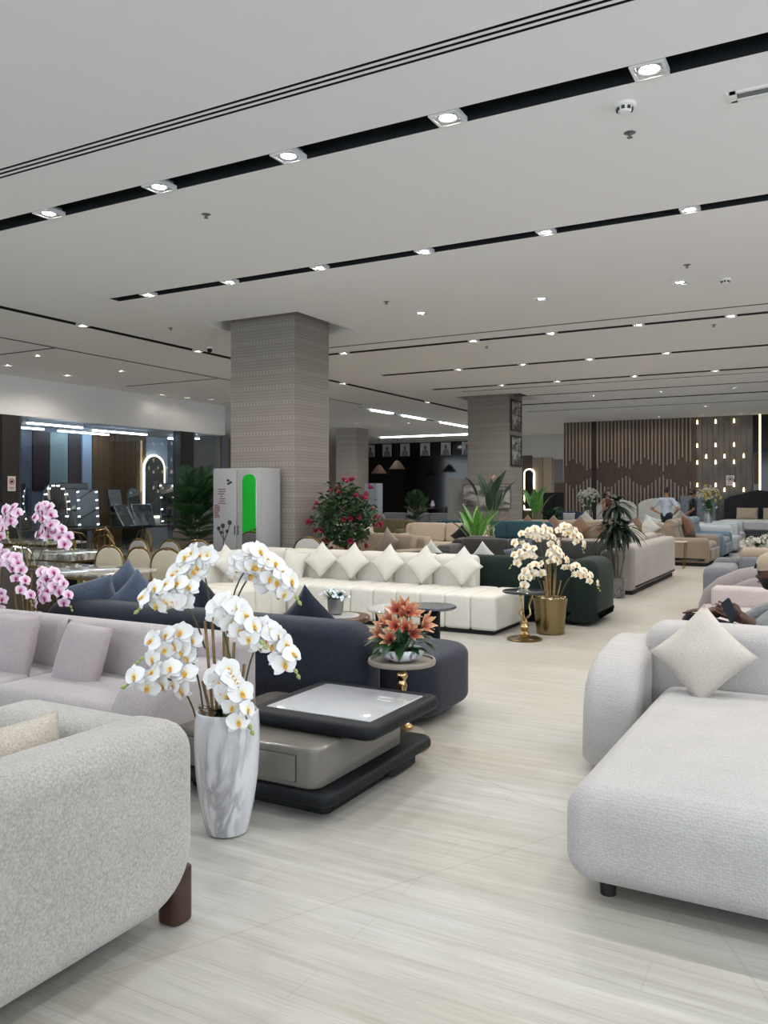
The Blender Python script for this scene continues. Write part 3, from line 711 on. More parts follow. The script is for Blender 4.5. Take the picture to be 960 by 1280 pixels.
# --- gold side table with lilies
t = thing('side_table', 'small round taupe side table on a gold baluster stem', 'table', (-2.37, 4.52, 0))
TAU2 = plain('taupe_matt', '#8a8073', .4)
part('base', lathe([(.165, 0), (.168, .02), (.165, .07), (.14, .10), (.1, .115), (.06, .12)], 32), TAU2, t)
part('foot_ring', lathe([(.075, .115), (.072, .135), (.05, .15), (.03, .175), (.02, .2)], 24), GOLD, t)
part('stem', lathe([(.018, .2), (.014, .25), (.02, .32), (.033, .38), (.024, .41), (.035, .43), (.037, .45), (.02, .475), (.03, .49), (.016, .5), (.05, .51)], 24), GOLD, t)
part('top', lathe([(.18, .51), (.205, .515), (.21, .53), (.205, .545), (.192, .545), (.188, .532), (.001, .532)], 40), TAU2, t)
t = thing('lily_bowl', 'white marbled bowl of orange lilies on the gold side table', 'potted plant', (-2.37, 4.52, .533))
V, Fc = lathe([(.05, 0), (.09, .006), (.125, .03), (.135, .055), (.128, .075), (.118, .072), (.11, .05)], 48)
V = [((1+.035*math.cos(12*math.atan2(y, x)))*x, (1+.035*math.cos(12*math.atan2(y, x)))*y, z) for x, y, z in V]
part('bowl', (V, Fc), marble('bowl_marble', '#dad9d9', '#4c4c55', 9, .15, .05), t)
part('soil', lathe([(.11, .06), (.001, .07)], 20, False), plain('soil', '#1c1712', .95), t)
LIL = petal('petal_lily', '#98352b', '#ba5f48', '#e0bd90', .092)
P = [rotz(petal_vf(.092, .038 if i % 2 else .03, .5, .15, 5, 2, .9), i*PI/3, rad(38)) for i in range(6)]
a = join(*P); sm = join(*[tube([(0, 0, 0), (.012*math.cos(q), .012*math.sin(q), .05)], .0012, 4) for q in (0, 1.05, 2.1, 3.15, 4.2, 5.25)])
vf = join(a, sm); lily = mesh_of('lily', *vf, [LIL, plain('stamen', '#4a2a12', .6)], True, None, [0]*len(a[1])+[1]*len(sm[1]))
lleaf = mesh_of('leaf', *leaf_vf(.15, .06, .55), leafmat('lily_leaf', '#12351a', '#2c5a2c'))
rng = random.Random(5)
spots = [(-.02, -.02, .30), (.04, .0, .29), (-.07, .0, .23), (-.1, -.06, .15), (.0, -.07, .21), (.05, -.05, .2), (.12, .02, .21), (.09, -.05, .17), (-.01, -.11, .14), (-.12, .02, .2), (.02, .08, .27), (-.04, .09, .24), (.1, .09, .22), (.0, .02, .31)]
for x, y, z in spots:
    part('stem', tube([(x*.4, y*.4, .06), (x*.8, y*.8, z*.7), (x, y, z)], .0035, 5), plain('lily_stem', '#2d5a2c', .5), t)
    o = place('flower', lily, t, (x, y, z)); d = RV*(x*.8755+y*.4833)*6+TV*.7+Vector((x*3, y*3, .55)); face_to(o, d, rng.uniform(0, 6))
for k in range(46):
    a = rng.uniform(0, 6.28); r = rng.uniform(.02, .1); put_leaf(lleaf, t, (r*math.cos(a), r*math.sin(a), rng.uniform(.05, .15)), a-PI/2, rad(rng.uniform(0, 60)), rng.uniform(.7, 1.15))

# --- navy sofa
NAVY = fabric('navy_velvet', '#2b2d37', .82, 40, .12, .8, .12, .8)
t = thing('sofa', 'navy velvet sofa with rounded back turned to the drawer table', 'sofa', (-4.0, 5.1, 0))
part('backrest', move(xz(2.95, .68, .3, (.05, .05, .2, .2), .1), -.08, -.66, .39), NAVY, t)
part('seat', move(rprism(rrect(3.1, .98, (.05, .3, .3, .3), 10), .40, .07, 5), .09, .18, .06), NAVY, t)
part('arm', move(rprism(rrect(1.1, .68, (.05, .05, .25, .2), 10), .3, .12, 5, 'x'), -1.6, .02, .39), NAVY, t)
part('seat_cushion', move(soft_box(1.3, .85, .1, .05, puff=.03), -.55, .2, .42), NAVY, t)
for (x, y) in ((1.3, -.1), (1.3, .45), (-1.35, .4), (-1.35, -.5)): part('foot', move(lathe([(.03, 0), (.035, .07)], 10), x, y, 0), DARKF, t)
NAVP = fabric('navy_pillow', '#4e5767', .82, 60, .2, .85, .2); NAVP2 = fabric('navy_pillow_dark', '#262933', .82, 60, .2, .85, .15)
pillow('navy cushion on one corner leaning at the right of the navy sofa back', NAVP2, (-3.3, 4.92, .62), .46, 178, -20, 42, .16)
pillow('slate blue cushion lying back at the left end of the navy sofa', NAVP, (-5.22, 4.66, .72), .42, 235, -40, 20, .2)
pillow('slate blue cushion standing tallest on its corner in the navy sofa', NAVP, (-5.2, 4.98, .74), .42, 242, -16, 43, .18)
pillow('slate blue cushion in front of the tallest one in the navy sofa', NAVP, (-4.92, 4.86, .67), .44, 222, -15, 46, .16)
pillow('dark navy cushion behind the white orchid stems', NAVP2, (-4.3, 4.98, .63), .46, 165, -18, 40, .16)

# ================================================================ MIDDLE OF THE ROOM
def sofa(label, loc, rz, Wd, D, H, mat, n=3, seat_h=.42, arm_w=.2, arm_h=.6, back_t=.22, arms='LR', backc=True, r=.07, name='sofa', group=None, low=.07, mat2=None):
    """plain upholstered sofa facing -y, back at +y, centred on loc"""
    t = thing(name, label, 'sofa', loc, rz, group); mat2 = mat2 or mat
    part('base', move(soft_box(Wd-.04, D-.04, seat_h-.16-low, .04, 2, 1), 0, 0, low), mat, t)
    part('backrest', move(rprism(rrect(Wd, H-low, (.04, .04, r*1.6, r*1.6), 5), back_t, r, 4, 'y'), 0, D/2-back_t, low+(H-low)/2), mat, t)
    x0 = -Wd/2 + (arm_w if 'L' in arms else 0); x1 = Wd/2 - (arm_w if 'R' in arms else 0); w = (x1-x0)/n
    for k in range(n):
        part('seat_cushion', move(soft_box(w-.012, D-back_t+.02, .17, .055, 3, 3, puff=.025), x0+w*(k+.5), -back_t/2, seat_h-.17), mat2, t)
        if backc:
            part('back_cushion', xf(soft_box(w-.02, .16, H-seat_h+.04, .06, 3, 3, puffs=(0, .025, 0)), Matrix.Translation((x0+w*(k+.5), D/2-back_t-.1, seat_h-.01)) @ Matrix.Rotation(rad(-8), 4, 'X')), mat2, t)
    for s, c in ((-1, 'L'), (1, 'R')):
        if c in arms: part('arm', move(rprism(rrect(D-.02, arm_h-low, (.04, .04, r*1.3, r*1.8), 5), arm_w, r, 4, 'x'), -Wd/2 if s < 0 else Wd/2-arm_w, 0, low+(arm_h-low)/2), mat, t)
    for sx in (-1, 1):
        for sy in (-1, 1): part('foot', move(lathe([(.02, 0), (.028, low+.02)], 8), sx*(Wd/2-.1), sy*(D/2-.1), 0), DARKF, t)
    return t

# --- white channelled corner sofa
WHT = fabric('white_leather', '#d3d0c7', .93, 60, .12, .6, .1, .95); WHP = fabric('white_pillow', '#d2cfc6', .9, 160, .3)
t = thing('sofa', 'white channel-tufted corner sofa with diamond-set white cushions', 'sofa', (-5.2, 9.0, 0))
part('plinth', join(box(-1.85, 1.83, -.42, .45, 0, .06), box(-1.95, -.95, -1.6, -.42, 0, .06)), BLACKM, t, smooth=False)
ch = mesh_of('seat_channel', *soft_box(.312, .94, .385, .04, 3, 3, puff=.018), WHT)
for k in range(9): place('seat_channel', ch, t, (1.89-.156-.31*k, -.01, .05))
ch2 = mesh_of('seat_channel', *soft_box(.9, .312, .385, .04, 3, 3, puff=.018), WHT)
for k in range(4): place('seat_channel', ch2, t, (-1.35, -.62-.31*k, .05))
part('seat_corner', move(soft_box(.95, .95, .385, .04, puff=.02), -1.37, .01, .05), WHT, t)
bc = mesh_of('back_channel', *soft_box(.552, .27, .43, .07, 3, 3, puffs=(0, .015, 0)), WHT)
for k in range(6): place('back_channel', bc, t, (1.3-.276-.55*k, .42, .38))
bc2 = mesh_of('back_channel', *soft_box(.27, .552, .43, .07, 3, 3, puffs=(.015, 0, 0)), WHT)
for k in range(4): place('back_channel', bc2, t, (-1.87, .28-.55*k, .38))
for k, (x, y, yaw, roll) in enumerate([(-3.98, 9.16, 5, 44), (-4.5, 9.16, 0, 46), (-5.0, 9.16, -3, 44), (-5.52, 9.16, 3, 45), (-6.0, 9.16, 8, 42), (-6.42, 9.14, 15, 12), (-6.78, 8.72, 60, 43), (-6.8, 8.25, 80, 45)]):
    pillow('white cushion, %s from the right on the white tufted sofa' % ORD[k], WHP, (x, y, .69 if k != 5 else .62), .36, yaw, -16, roll, .15, group='cushions on the white tufted sofa', pull=.09)

# --- coffee tables before it
t = thing('coffee_table', 'round walnut table with pale inset carrying the small potted flowers', 'table', (-4.2, 6.72, 0))
WAL = wood('walnut_top', '#4a3222', '#6b4a32', (3, 1, 1), .3)
part('top', move(lathe([(.28, 0), (.3, .01), (.3, .04), (.29, .05), (.001, .05)], 40), 0, 0, .35), WAL, t)
part('inset', move(lathe([(.2, .0), (.2, .004), (.001, .004)], 32), 0, 0, .4), plain('inset_grey', '#b9b7b4', .2), t)
for k in range(3):
    a = 2*PI*k/3+.4; part('leg', tube([(.24*math.cos(a), .24*math.sin(a), .36), (.2*math.cos(a), .2*math.sin(a), 0)], [.02, .014], 8), BLACK, t)
t = thing('coffee_table', 'round white-topped table behind the orange lilies', 'table', (-3.95, 7.5, 0))
part('top', move(lathe([(.33, 0), (.34, .015), (.33, .03), (.001, .03)], 40), 0, 0, .37), MARB, t)
for k in range(3):
    a = 2*PI*k/3; part('leg', tube([(.28*math.cos(a), .28*math.sin(a), .375), (.26*math.cos(a), .26*math.sin(a), 0)], .015, 8), BLACK, t)
t = thing('coffee_table', 'black round-topped table with solid panel leg beside the lilies', 'table', (-3.42, 7.1, 0))
part('top', move(lathe([(.23, 0), (.25, .012), (.24, .03), (.001, .03)], 36), 0, 0, .47), plain('black_blue', '#2a2d36', .25), t)
part('panel_leg', rprism(rrect(.2, .05, .02), .475, .005), BLACK, t); part('panel_leg', rprism(rrect(.05, .2, .02), .475, .005), BLACK, t)
part('base', lathe([(.2, 0), (.2, .015), (.001, .015)], 30), BLACK, t)
t = thing('flower_pot', 'silver ribbed pot of small white flowers on the walnut table', 'potted plant', (-4.25, 6.74, .405))
V, Fc = lathe([(.05, 0), (.065, .01), (.075, .08), (.08, .15), (.072, .15), (.066, .12)], 40)
V = [((1+.02*math.cos(20*math.atan2(y, x)))*x, (1+.02*math.cos(20*math.atan2(y, x)))*y, z) for x, y, z in V]
part('pot', (V, Fc), plain('pot_silver', '#8f8d8d', .35, .7), t); part('soil', lathe([(.068, .125), (.001, .13)], 16, False), plain('soil', '', .9), t)
sfl = mesh_of('flower', *join(*[rotz(petal_vf(.022, .016, .2, .1, 2, 2), k*1.256, rad(15)) for k in range(5)]), plain('floret', '#dfe9ea', .5), True, None)
sleaf = mesh_of('leaf', *leaf_vf(.13, .022, .35), leafmat('teal_leaf', '#0f4a3c', '#2a6b55'))
rng = random.Random(8)
for k in range(60):
    a = rng.uniform(0, 6.28); put_leaf(sleaf, t, (.03*math.cos(a), .03*math.sin(a), .12), a-PI/2, rad(rng.uniform(35, 80)), rng.uniform(.7, 1.2))
for k in range(30):
    a = rng.uniform(0, 6.28); r = .15*math.sqrt(rng.random()); o = place('flower', sfl, t, (r*math.cos(a), r*math.sin(a), .27-r*.7+rng.uniform(-.02, .02))); face_to(o, (math.cos(a)*r*6+TV.x*.6, math.sin(a)*r*6+TV.y*.6, .5), rng.uniform(0, 6)); o.scale = (.85,)*3

# --- gold table and gold pot of cream orchids
t = thing('side_table', 'round side table with smoked top on a sculpted gold stem', 'table', (-2.98, 8.5, 0))
part('base', lathe([(.185, 0), (.19, .012), (.17, .022), (.05, .03), (.001, .03)], 36), GOLDD, t)
part('top', lathe([(.22, .5), (.235, .505), (.235, .52), (.225, .525), (.001, .525)], 40), plain('smoked_top', '#34363a', .12), t)
part('stem', lathe([(.04, .03), (.055, .06), (.03, .09), (.045, .12), (.05, .14), (.03, .17), (.035, .2), (.012, .23)], 16), GOLD, t)
for a in (0, 2.1, 4.2):
    part('branch', tube([(0, 0, .2), (.07*math.cos(a), .07*math.sin(a), .28), (.05*math.cos(a+.4), .05*math.sin(a+.4), .36), (.09*math.cos(a+.2), .09*math.sin(a+.2), .5)], [.012, .01, .009, .012], 7), GOLD, t)
t = thing('potted_orchid', 'gold pot of cream orchids in front of the green sofa', 'potted plant', (-2.86, 9.02, 0))
part('pot', lathe([(.14, 0), (.155, .01), (.165, .12), (.18, .3), (.195, .40), (.19, .405), (.175, .39)], 36), plain('gold_foil', '#8a7b58', .18, 1.0), t)
part('pebbles', lathe([(.178, .37), (.1, .39), (.001, .395)], 20, False), plain('pebble', '#a9a49b', .8), t)
k9 = 9.3/1040
def s9(p0, p1, p2, d, n):
    g = lambda a, y: ((a-678)*k9, 1.55-(y-618)*k9)
    return (*g(*p0), *g(*p1), *g(*p2), d, n)
orchid_sprays(t, [s9((672, 700), (664, 640), (634, 682), .05, 10), s9((676, 690), (700, 638), (718, 683), -.05, 11), s9((670, 705), (650, 672), (630, 702), .1, 9), s9((684, 705), (672, 670), (700, 712), .12, 11),
                  s9((668, 725), (655, 692), (638, 728), .15, 9), s9((690, 725), (705, 695), (732, 730), .1, 9), s9((678, 690), (660, 640), (690, 690), 0, 10), s9((682, 715), (690, 668), (660, 715), .1, 7)], .38, OCR, 1.35, 9, fl_scale=1.15)

# --- dark green sofa
GRN = fabric('green_velvet', '#1a2621', .8, 40, .12, .8, .06, .75)
t = thing('sofa', 'dark green velvet sofa with rounded end behind the gold orchid pot', 'sofa', (-3.9, 10.3, 0))
part('backrest', move(xz(2.5, .76, .32, (.05, .05, .16, .16), .13), -.1, -.66, .41), GRN, t)
part('seat', move(rprism(rrect(2.56, 1.3, (.05, .28, .3, .3), 10), .42, .1, 5), .0, .2, .05), GRN, t)
part('arm', move(rprism(rrect(.95, .75, (.05, .05, .22, .16), 10), .36, .13, 5, 'x'), 1.03, -.19, .41), GRN, t)
part('seat_piping', move(rprism(rrect(2.57, 1.31, (.05, .285, .305, .305), 10), .012, .004, 2), .0, .2, .26), plain('green_seam', '#0e1612', .8), t)
part('arm', move(rprism(rrect(1.3, .74, (.05, .05, .2, .2), 10), .3, .12, 5, 'x'), -1.3, .1, .41), GRN, t)
WHP2 = fabric('offwhite_pillow', '#bdbbb6', .88, 120, .3); BLUP = fabric('blue_pillow', '#4b5565', .85, 90, .3); TAUP = fabric('taupe_cushion', '#8f857a', .85, 90, .3)
pillow('off-white cushion tip behind the end of the white sofa back', WHP2, (-4.1, 10.14, .66), .42, 180, -14, 45, .15)
pillow('grey cushion on its corner at the left of the green sofa', WHP2, (-4.85, 10.16, .66), .42, 180, -14, 45, .15)
pillow('slate cushion behind the cream orchids on the green sofa', BLUP, (-3.55, 10.12, .70), .46, 170, -14, 20, .16)
pillow('pale cushion with its tip over the green sofa back at right', WHP2, (-3.1, 10.14, .60), .34, 180, -14, 45, .14)

# --- charcoal sofa and light grey sofa beyond
CHA = fabric('charcoal_velvet', '#3c3b3b', .82, 50, .15, .85, .35); LGR = fabric('pale_grey_velvet', '#98928d', .9, 50, .15, .85, .35)
sofa('charcoal sofa with low bolster back between the green and pale grey sofas', (-4.62, 13.4, 0), 0, 3.1, .9, .76, CHA, 3, .42, .26, .68)
t = thing('sofa', 'pale grey sofa whose long back runs along the aisle behind the potted dracaena', 'sofa', (-3.3, 14.75, 0))
part('backrest', move(rprism(rrect(3.55, .70, (.04, .04, .09, .09), 6), .28, .08, 5, 'x'), .22, .05, .41), LGR, t)
part('seat', move(soft_box(.5, 2.5, .36, .07, puff=.02), -.02, .5, .07), LGR, t)
part('arm', move(xz(.6, .6, .24, (.04, .04, .1, .1), .08), -.0, 1.58, .36), LGR, t)
for k in range(2): part('back_cushion', xf(soft_box(.17, 1.0, .42, .07, 3, 3), Matrix.Translation((.12, -.1+1.05*k, .42)) @ Matrix.Rotation(rad(6), 4, 'Y')), LGR, t)
part('plinth', box(.24, .45, -1.68, 1.78, 0, .06), BLACKM, t, smooth=False)
pillow('pale cushion on its corner left of the dracaena on the pale grey sofa', WHP2, (-3.38, 14.4, .70), .44, 80, -14, 44, .15)
pillow('pale cushion on its corner at the far end of the pale grey sofa', WHP2, (-3.38, 15.6, .76), .5, 60, -10, 44, .15)

def dracaena(label, loc, heads, potr, poth, potmat, leafm, L=.42, wl=.035, per=26, name='dracaena'):
    t = thing(name, label, 'potted plant', loc); rng = random.Random(len(label))
    part('pot', lathe([(potr*.92, 0), (potr, .01), (potr, poth), (potr*.9, poth), (potr*.88, poth-.03)], 28), potmat, t)
    part('soil', lathe([(potr*.9, poth-.03), (.001, poth-.025)], 16, False), plain('soil', '', .9), t)
    me = mesh_of('leaf', *leaf_vf(L, wl, .8, 7, .3), leafm)
    for (x, y, z) in heads:
        part('trunk', tube([(x*.35, y*.35, poth-.04), (x*.8, y*.8, z*.55), (x, y, z)], [.017, .015, .012], 7), wood('trunk_wood', '#4b4232', '#6d634d', (1, 1, 8), .8), t)
        for k in range(per):
            a = k*2.4; f = k/per
            put_leaf(me, t, (x, y, z-.08+.1*f), a, rad(-15+80*f+rng.uniform(-8, 8)), rng.uniform(.8, 1.1))
    return t
DLF = leafmat('dracaena_leaf', '#0b1d12', '#183020', .6)
dracaena('potted dracaena with three leafy heads standing at the end of the pale grey sofa', (-2.98, 12.62, 0), [(.0, .0, 1.42), (-.12, .05, 1.0), (.14, -.03, 1.06), (.02, -.12, 1.1)], .12, .3, marble('pot_grey', '#6f6c6a', '#3b393a', 12, .3, .08), DLF, .33, .065, 34)

# --- sofa with caramel cushions
CAR = fabric('caramel_pillow', '#7c6450', .84, 90, .3); BEI = fabric('beige_sofa', '#a2927f', .88, 80, .2)
sofa('long beige sofa lined with caramel cushions', (-5.8, 20.7, 0), 0, 3.9, 1.1, .86, BEI, 4, .43, .22, .62, backc=True)
for k in range(5): pillow('caramel cushion, %s from the left on the beige sofa' % ORD[k], CAR, (-7.15+.68*k, 20.62, .72), .46, [0, 8, -5, 3, -6][k], -18, [40, 46, 44, 45, 48][k], .16, group='caramel cushions', pull=.08)
pillow('off-white cushion at the right end of the beige sofa', WHP2, (-4.1, 20.6, .72), .46, -5, -16, 40, .16)

# --- recliners along the aisle
TAR = fabric('taupe_recliner', '#8a7c6e', .9, 60, .15); BLU = fabric('sky_blue_recliner', '#6b7e88', .9, 60, .15); TAR2 = fabric('rust_cushion', '#6a4a37', .85, 80, .3)
def recliner(label, loc, mat, Wd=1.9):
    t = thing('recliner_sofa', label, 'sofa', loc, rad(90)); n = 2
    part('base', move(soft_box(Wd-.08, .85, .28, .04, 2, 1), 0, 0, .07), mat, t)
    for s in (-1, 1): part('arm', move(rprism(rrect(.92, .54, (.04, .04, .12, .1), 5), .26, .1, 5, 'x'), -Wd/2 if s < 0 else Wd/2-.26, 0, .34), mat, t)
    w = (Wd-.54)/n
    for k in range(n):
        x = -Wd/2+.27+w*(k+.5)
        part('seat_cushion', move(soft_box(w-.01, .68, .18, .07, puff=.03), x, -.1, .3), mat, t)
        part('backrest', xf(soft_box(w-.01, .24, .56, .1, 4, 3), Matrix.Translation((x, .32, .38)) @ Matrix.Rotation(rad(-14), 4, 'X')), mat, t)
        part('headrest', xf(lathe([(.02, -w/2+.03), (.11, -w/2+.05), (.12, 0), (.11, w/2-.05), (.02, w/2-.03)], 14), Matrix.Translation((x, .40, .88)) @ Matrix.Rotation(PI/2, 4, 'Y')), mat, t)
        part('footrest', move(soft_box(w-.01, .08, .26, .03), x, -.45, .1), mat, t)
    part('plinth', box(-Wd/2+.08, Wd/2-.08, -.38, .38, 0, .08), BLACKM, t, smooth=False)
recliner('taupe leather recliner sofa facing the aisle', (-2.98, 19.85, 0), TAR)
recliner('sky blue recliner sofa behind the taupe one', (-2.95, 22.1, 0), BLU)
pillow('rust brown round-edged cushion on the taupe recliner', TAR2, (-3.15, 20.4, .78), .5, 80, -20, 15, .2, pull=.02)
t = thing('side_table', 'small pale tray table on slim gold legs beside the taupe recliner', 'table', (-3.05, 18.2, 0))
part('top', move(rprism(rrect(.42, .3, .03), .02, .006), 0, 0, .55), plain('tray_pale', '#bdb6ad', .4), t)
for sx in (-1, 1):
    for sy in (-1, 1): part('leg', tube([(sx*.18, sy*.12, .55), (sx*.14, sy*.1, 0)], .01, 6), GOLDD, t)
CRS = fabric('cream_sofa', '#c0b8ab', .92, 60, .15); WHS = fabric('cool_white_sofa', '#bfc2c2', .93, 60, .15)
def shell_sofa(label, loc, rz, mat, R=1.1):
    t = thing('curved_sofa', label, 'sofa', loc, rz)
    def arc(r0, r1, a0, a1, n=22): return [(r1*math.cos(a), r1*math.sin(a)) for a in [a0+(a1-a0)*i/n for i in range(n+1)]] + [(r0*math.cos(a), r0*math.sin(a)) for a in [a1-(a1-a0)*i/n for i in range(n+1)]]
    part('seat', rprism(arc(.25*R, .92*R, 0, PI), .36, .06, 4), mat, t, (0, -.25, .06)); part('backrest', rprism(arc(.72*R, R, -.1, PI+.1), .68, .11, 5), mat, t, (0, -.25, .06))
    part('front_pad', soft_box(1.3*R, .5*R, .36, .08, puff=.03), mat, t, (0, -.2, .06))
    for a in (.3, 1.2, 2., 2.8): part('foot', lathe([(.03, 0), (.03, .07)], 8), DARKF, t, (.85*R*math.cos(a), .85*R*math.sin(a)-.25, 0))
    return t
shell_sofa('curved white sofa beyond the blue recliner', (-2.9, 24.4, 0), rad(90), WHS, .98)
shell_sofa('second curved white sofa nearer the dark bed', (-3.0, 26.8, 0), rad(90), WHS, .85)

# --- seats on the right beyond the cream chaise
PNK = fabric('blush_fabric', '#b5a9a6', .92, 60, .12); GPK = fabric('grey_mauve', '#8a8281', .9, 60, .12); GBL = fabric('blue_grey', '#6e7075', .9, 60, .12)
t = thing('sofa', 'blush and grey sofa with sweeping curved back at right', 'sofa', (0, 8.7, 0))
part('seat', move(soft_box(2.9, 1.25, .34, .08, puff=.02), .15, -.1, .08), PNK, t)
part('seat_pad', move(soft_box(2.75, .3, .2, .035), .2, .42, .41), PNK, t)
def sweep(x0, z1, base=.1): return [(x0, base), (1.6, base), (1.6, z1), (.4, z1), (x0+.75, z1-.04), (x0+.4, z1-.12), (x0+.2, z1-.22), (x0+.07, z1-.34), (x0+.01, z1-.5)]
part('backrest', move(rprism(sweep(-1.25, .80), .2, .06, 4, 'y'), 0, .55, 0), GPK, t); part('outer_shell', move(rprism(sweep(-1.37, .88), .24, .09, 5, 'y'), 0, .66, 0), GPK, t)
for x in (-1.1, 1.3): part('foot', lathe([(.03, 0), (.03, .1)], 8), DARKF, t, (x, -.5, 0))
sofa('blue-grey sofa with beige roll back behind the blush sofa', (-.1, 11.6, 0), 0, 2.9, 1.1, .70, GBL, 3, .42, .34, .64, .2)
part('bolster', xf(lathe([(.02, -1.1), (.09, -1.06), (.095, 0), (.09, 1.06), (.02, 1.1)], 14), Matrix.Translation((.0, .36, .76)) @ Matrix.Rotation(PI/2, 4, 'Y')), BEI, bpy.data.objects[[o.name for o in bpy.data.objects if o.get('label', '').startswith('blue-grey sofa with beige')][0]])
t = thing('ottoman', 'blush bench behind the cream chaise sofa that the man sits on', 'ottoman', (-.25, 6.2, 0))
part('seat', move(soft_box(1.5, .8, .30, .08, puff=.02), .1, 0, .08), PNK, t)
for x in (-.5, .7):
    for y in (-.3, .3): part('foot', lathe([(.025, 0), (.03, .09)], 8), DARKF, t, (x, y, 0))
t = thing('coffee_table', 'dark low table under white flowers at the right edge', 'table', (-1.15, 15.6, 0))
part('top', move(rprism(rrect(.9, .7, .04), .04, .01), 0, 0, .4), plain('dark_top', '#2b2624', .3), t)
for sx in (-1, 1): part('leg', box(sx*.38-.03, sx*.38+.03, -.3, .3, 0, .4), plain('dark_top', '', .3), t, smooth=False)
wf = mesh_of('blossom', *join(*[rotz(petal_vf(.05, .04, .3, .2, 2, 2), k*.9, rad(25+10*(k % 3))) for k in range(7)]), plain('blossom_white', '#d9d6ce', .6), True, None)
def bouquet(name, label, loc, vase, r, z0, n, fl=wf, leaf=None, seed=1, sc=1., flat=.8, nleaf=30, vm=None, second=None):
    t = thing(name, label, 'flowers', loc); rng = random.Random(seed)
    part('vase', lathe(vase, 24), vm or plain('vase_white', '#c9c7c4', .25), t)
    for k in range(n):
        d = Vector((rng.gauss(0, 1), rng.gauss(0, 1), rng.gauss(0, 1))).normalized(); d.z = abs(d.z)*flat if rng.random() < .8 else d.z*flat
        p = Vector((0, 0, z0)) + d*r*rng.uniform(.75, 1.02)
        o = place('flower', second if (second and k % 3 == 0) else fl, t, p); face_to(o, d, rng.uniform(0, 6)); o.scale = (sc*rng.uniform(.8, 1.2),)*3
        if k % 3 == 0: part('stem', tube([(0, 0, vase[-1][1]*.8), p*.5+Vector((0, 0, z0*.3)), p], .004, 4), plain('lily_stem', '', .5), t)
    if leaf:
        for k in range(nleaf):
            a = rng.uniform(0, 6.28); put_leaf(leaf, t, (0, 0, rng.uniform(vase[-1][1]*.9, z0)), a, rad(rng.uniform(-10, 70)), rng.uniform(.6, 1.1)*sc)
    return t
gl = mesh_of('leaf', *leaf_vf(.2, .07, .4), leafmat('mid_leaf', '#2f5a25', '#4c7a35'))
bouquet('flower_vase', 'brown box of white blossoms on the low dark table at right', (-1.35, 15.5, .44), [(.13, 0), (.14, .01), (.14, .13), (.12, .13)], .2, .2, 60, wf, gl, 2, 1.2, vm=plain('box_brown', '#3d2a20', .5))
bouquet('flower_vase', 'larger box of white blossoms at the right picture edge', (-.95, 15.65, .44), [(.15, 0), (.16, .01), (.16, .15), (.14, .15)], .27, .26, 80, wf, gl, 3, 1.3, vm=plain('box_grey', '#a9a7a6', .4))

# ================================================================ LEFT: DINING AND DISPLAY
CRM = fabric('chair_cream', '#b7ad98', .93, 80, .12, .7, .1); LIL2 = fabric('chair_grey', '#9a9694', .93, 80, .12, .7, .1); BRNC = fabric('chair_brown', '#4a3b35', .9, 80, .15)
def oval_chair(label, loc, rz, mat, frame=GOLDD, proto={}):
    """facing -y, oval padded back in a metal ring"""
    key = (mat.name, frame.name)
    if key not in proto:
        P = ellipse(.212, .235, 28, 2.3); ring = [(x*1.06, .19, .68+y*1.06) for x, y in P]
        proto[key] = [('seat', mesh_of('seat', *move(rprism(ellipse(.21, .21, 28, 2.8), .08, .03, 4), 0, -.02, .41), mat)),
            ('backrest', mesh_of('backrest', *move(rprism(P, .045, .02, 3, 'y'), 0, .17, .68), mat)),
            ('back_frame', mesh_of('back_frame', *tube(ring, .013, 8, True), frame)),
            ('finial', mesh_of('finial', *xf(lathe([(.001, -.045), (.014, -.03), (.018, 0), (.014, .03), (.001, .045)], 8), Matrix.Translation((0, .185, .92)) @ Matrix.Rotation(PI/2, 4, 'Y')), frame)),
            ('seat_frame', mesh_of('seat_frame', *move(rprism(ellipse(.215, .215, 28, 2.8), .025, .008, 2), 0, -.02, .39), frame))]
        for sx in (-1, 1):
            proto[key].append(('leg', mesh_of('leg', *tube([(sx*.17, -.19, .40), (sx*.175, -.2, 0)], [.014, .01], 8), frame)))
            proto[key].append(('leg', mesh_of('leg', *tube([(sx*.14, .19, .5), (sx*.15, .18, .38), (sx*.17, .24, 0)], [.013, .014, .01], 8), frame)))
    t = thing('dining_chair', label, 'chair', loc, rz, 'oval-backed dining chairs')
    for n_, me in proto[key]: place(n_, me, t)
    return t
def loop_chair(label, loc, rz, frame=GOLDD, pad=None, proto={}):
    """facing -y, back of arched metal rods"""
    key = frame.name; pad = pad or BRNC
    if key not in proto:
        L = [('seat', mesh_of('seat', *move(rprism(ellipse(.23, .23, 24, 2.6), .07, .025, 3), 0, 0, .41), pad))]
        for k in range(6):
            a = rad(90 - 62 + k*124/5); x, y = .25*math.cos(a), .22*math.sin(a)
            L.append(('back_rod', mesh_of('back_rod', *tube([(x*.9, y*.9, .42), (x*1.15, y*1.1, .62), (x*1.0, y*1.05, .8), (x*.55, y*.95, .9), (0, .2, .93)], .009, 6), frame)))
        for sx in (-1, 1):
            for sy in (-1, 1): L.append(('leg', mesh_of('leg', *tube([(sx*.15, sy*.15, .42), (sx*.2, sy*.2, 0)], [.013, .009], 7), frame)))
        L.append(('seat_ring', mesh_of('seat_ring', *tube([(.235*math.cos(a), .235*math.sin(a), .42) for a in [2*PI*i/24 for i in range(24)]], .01, 6, True), frame)))
        proto[key] = L
    t = thing('dining_chair', label, 'chair', loc, rz, 'rod-backed dining chairs')
    for n_, me in proto[key]: place(n_, me, t)
    return t
DMAR = marble('dining_marble', '#b9b3a8', '#5c5a58', 1.6, .05, .12, (1, 3, 1))
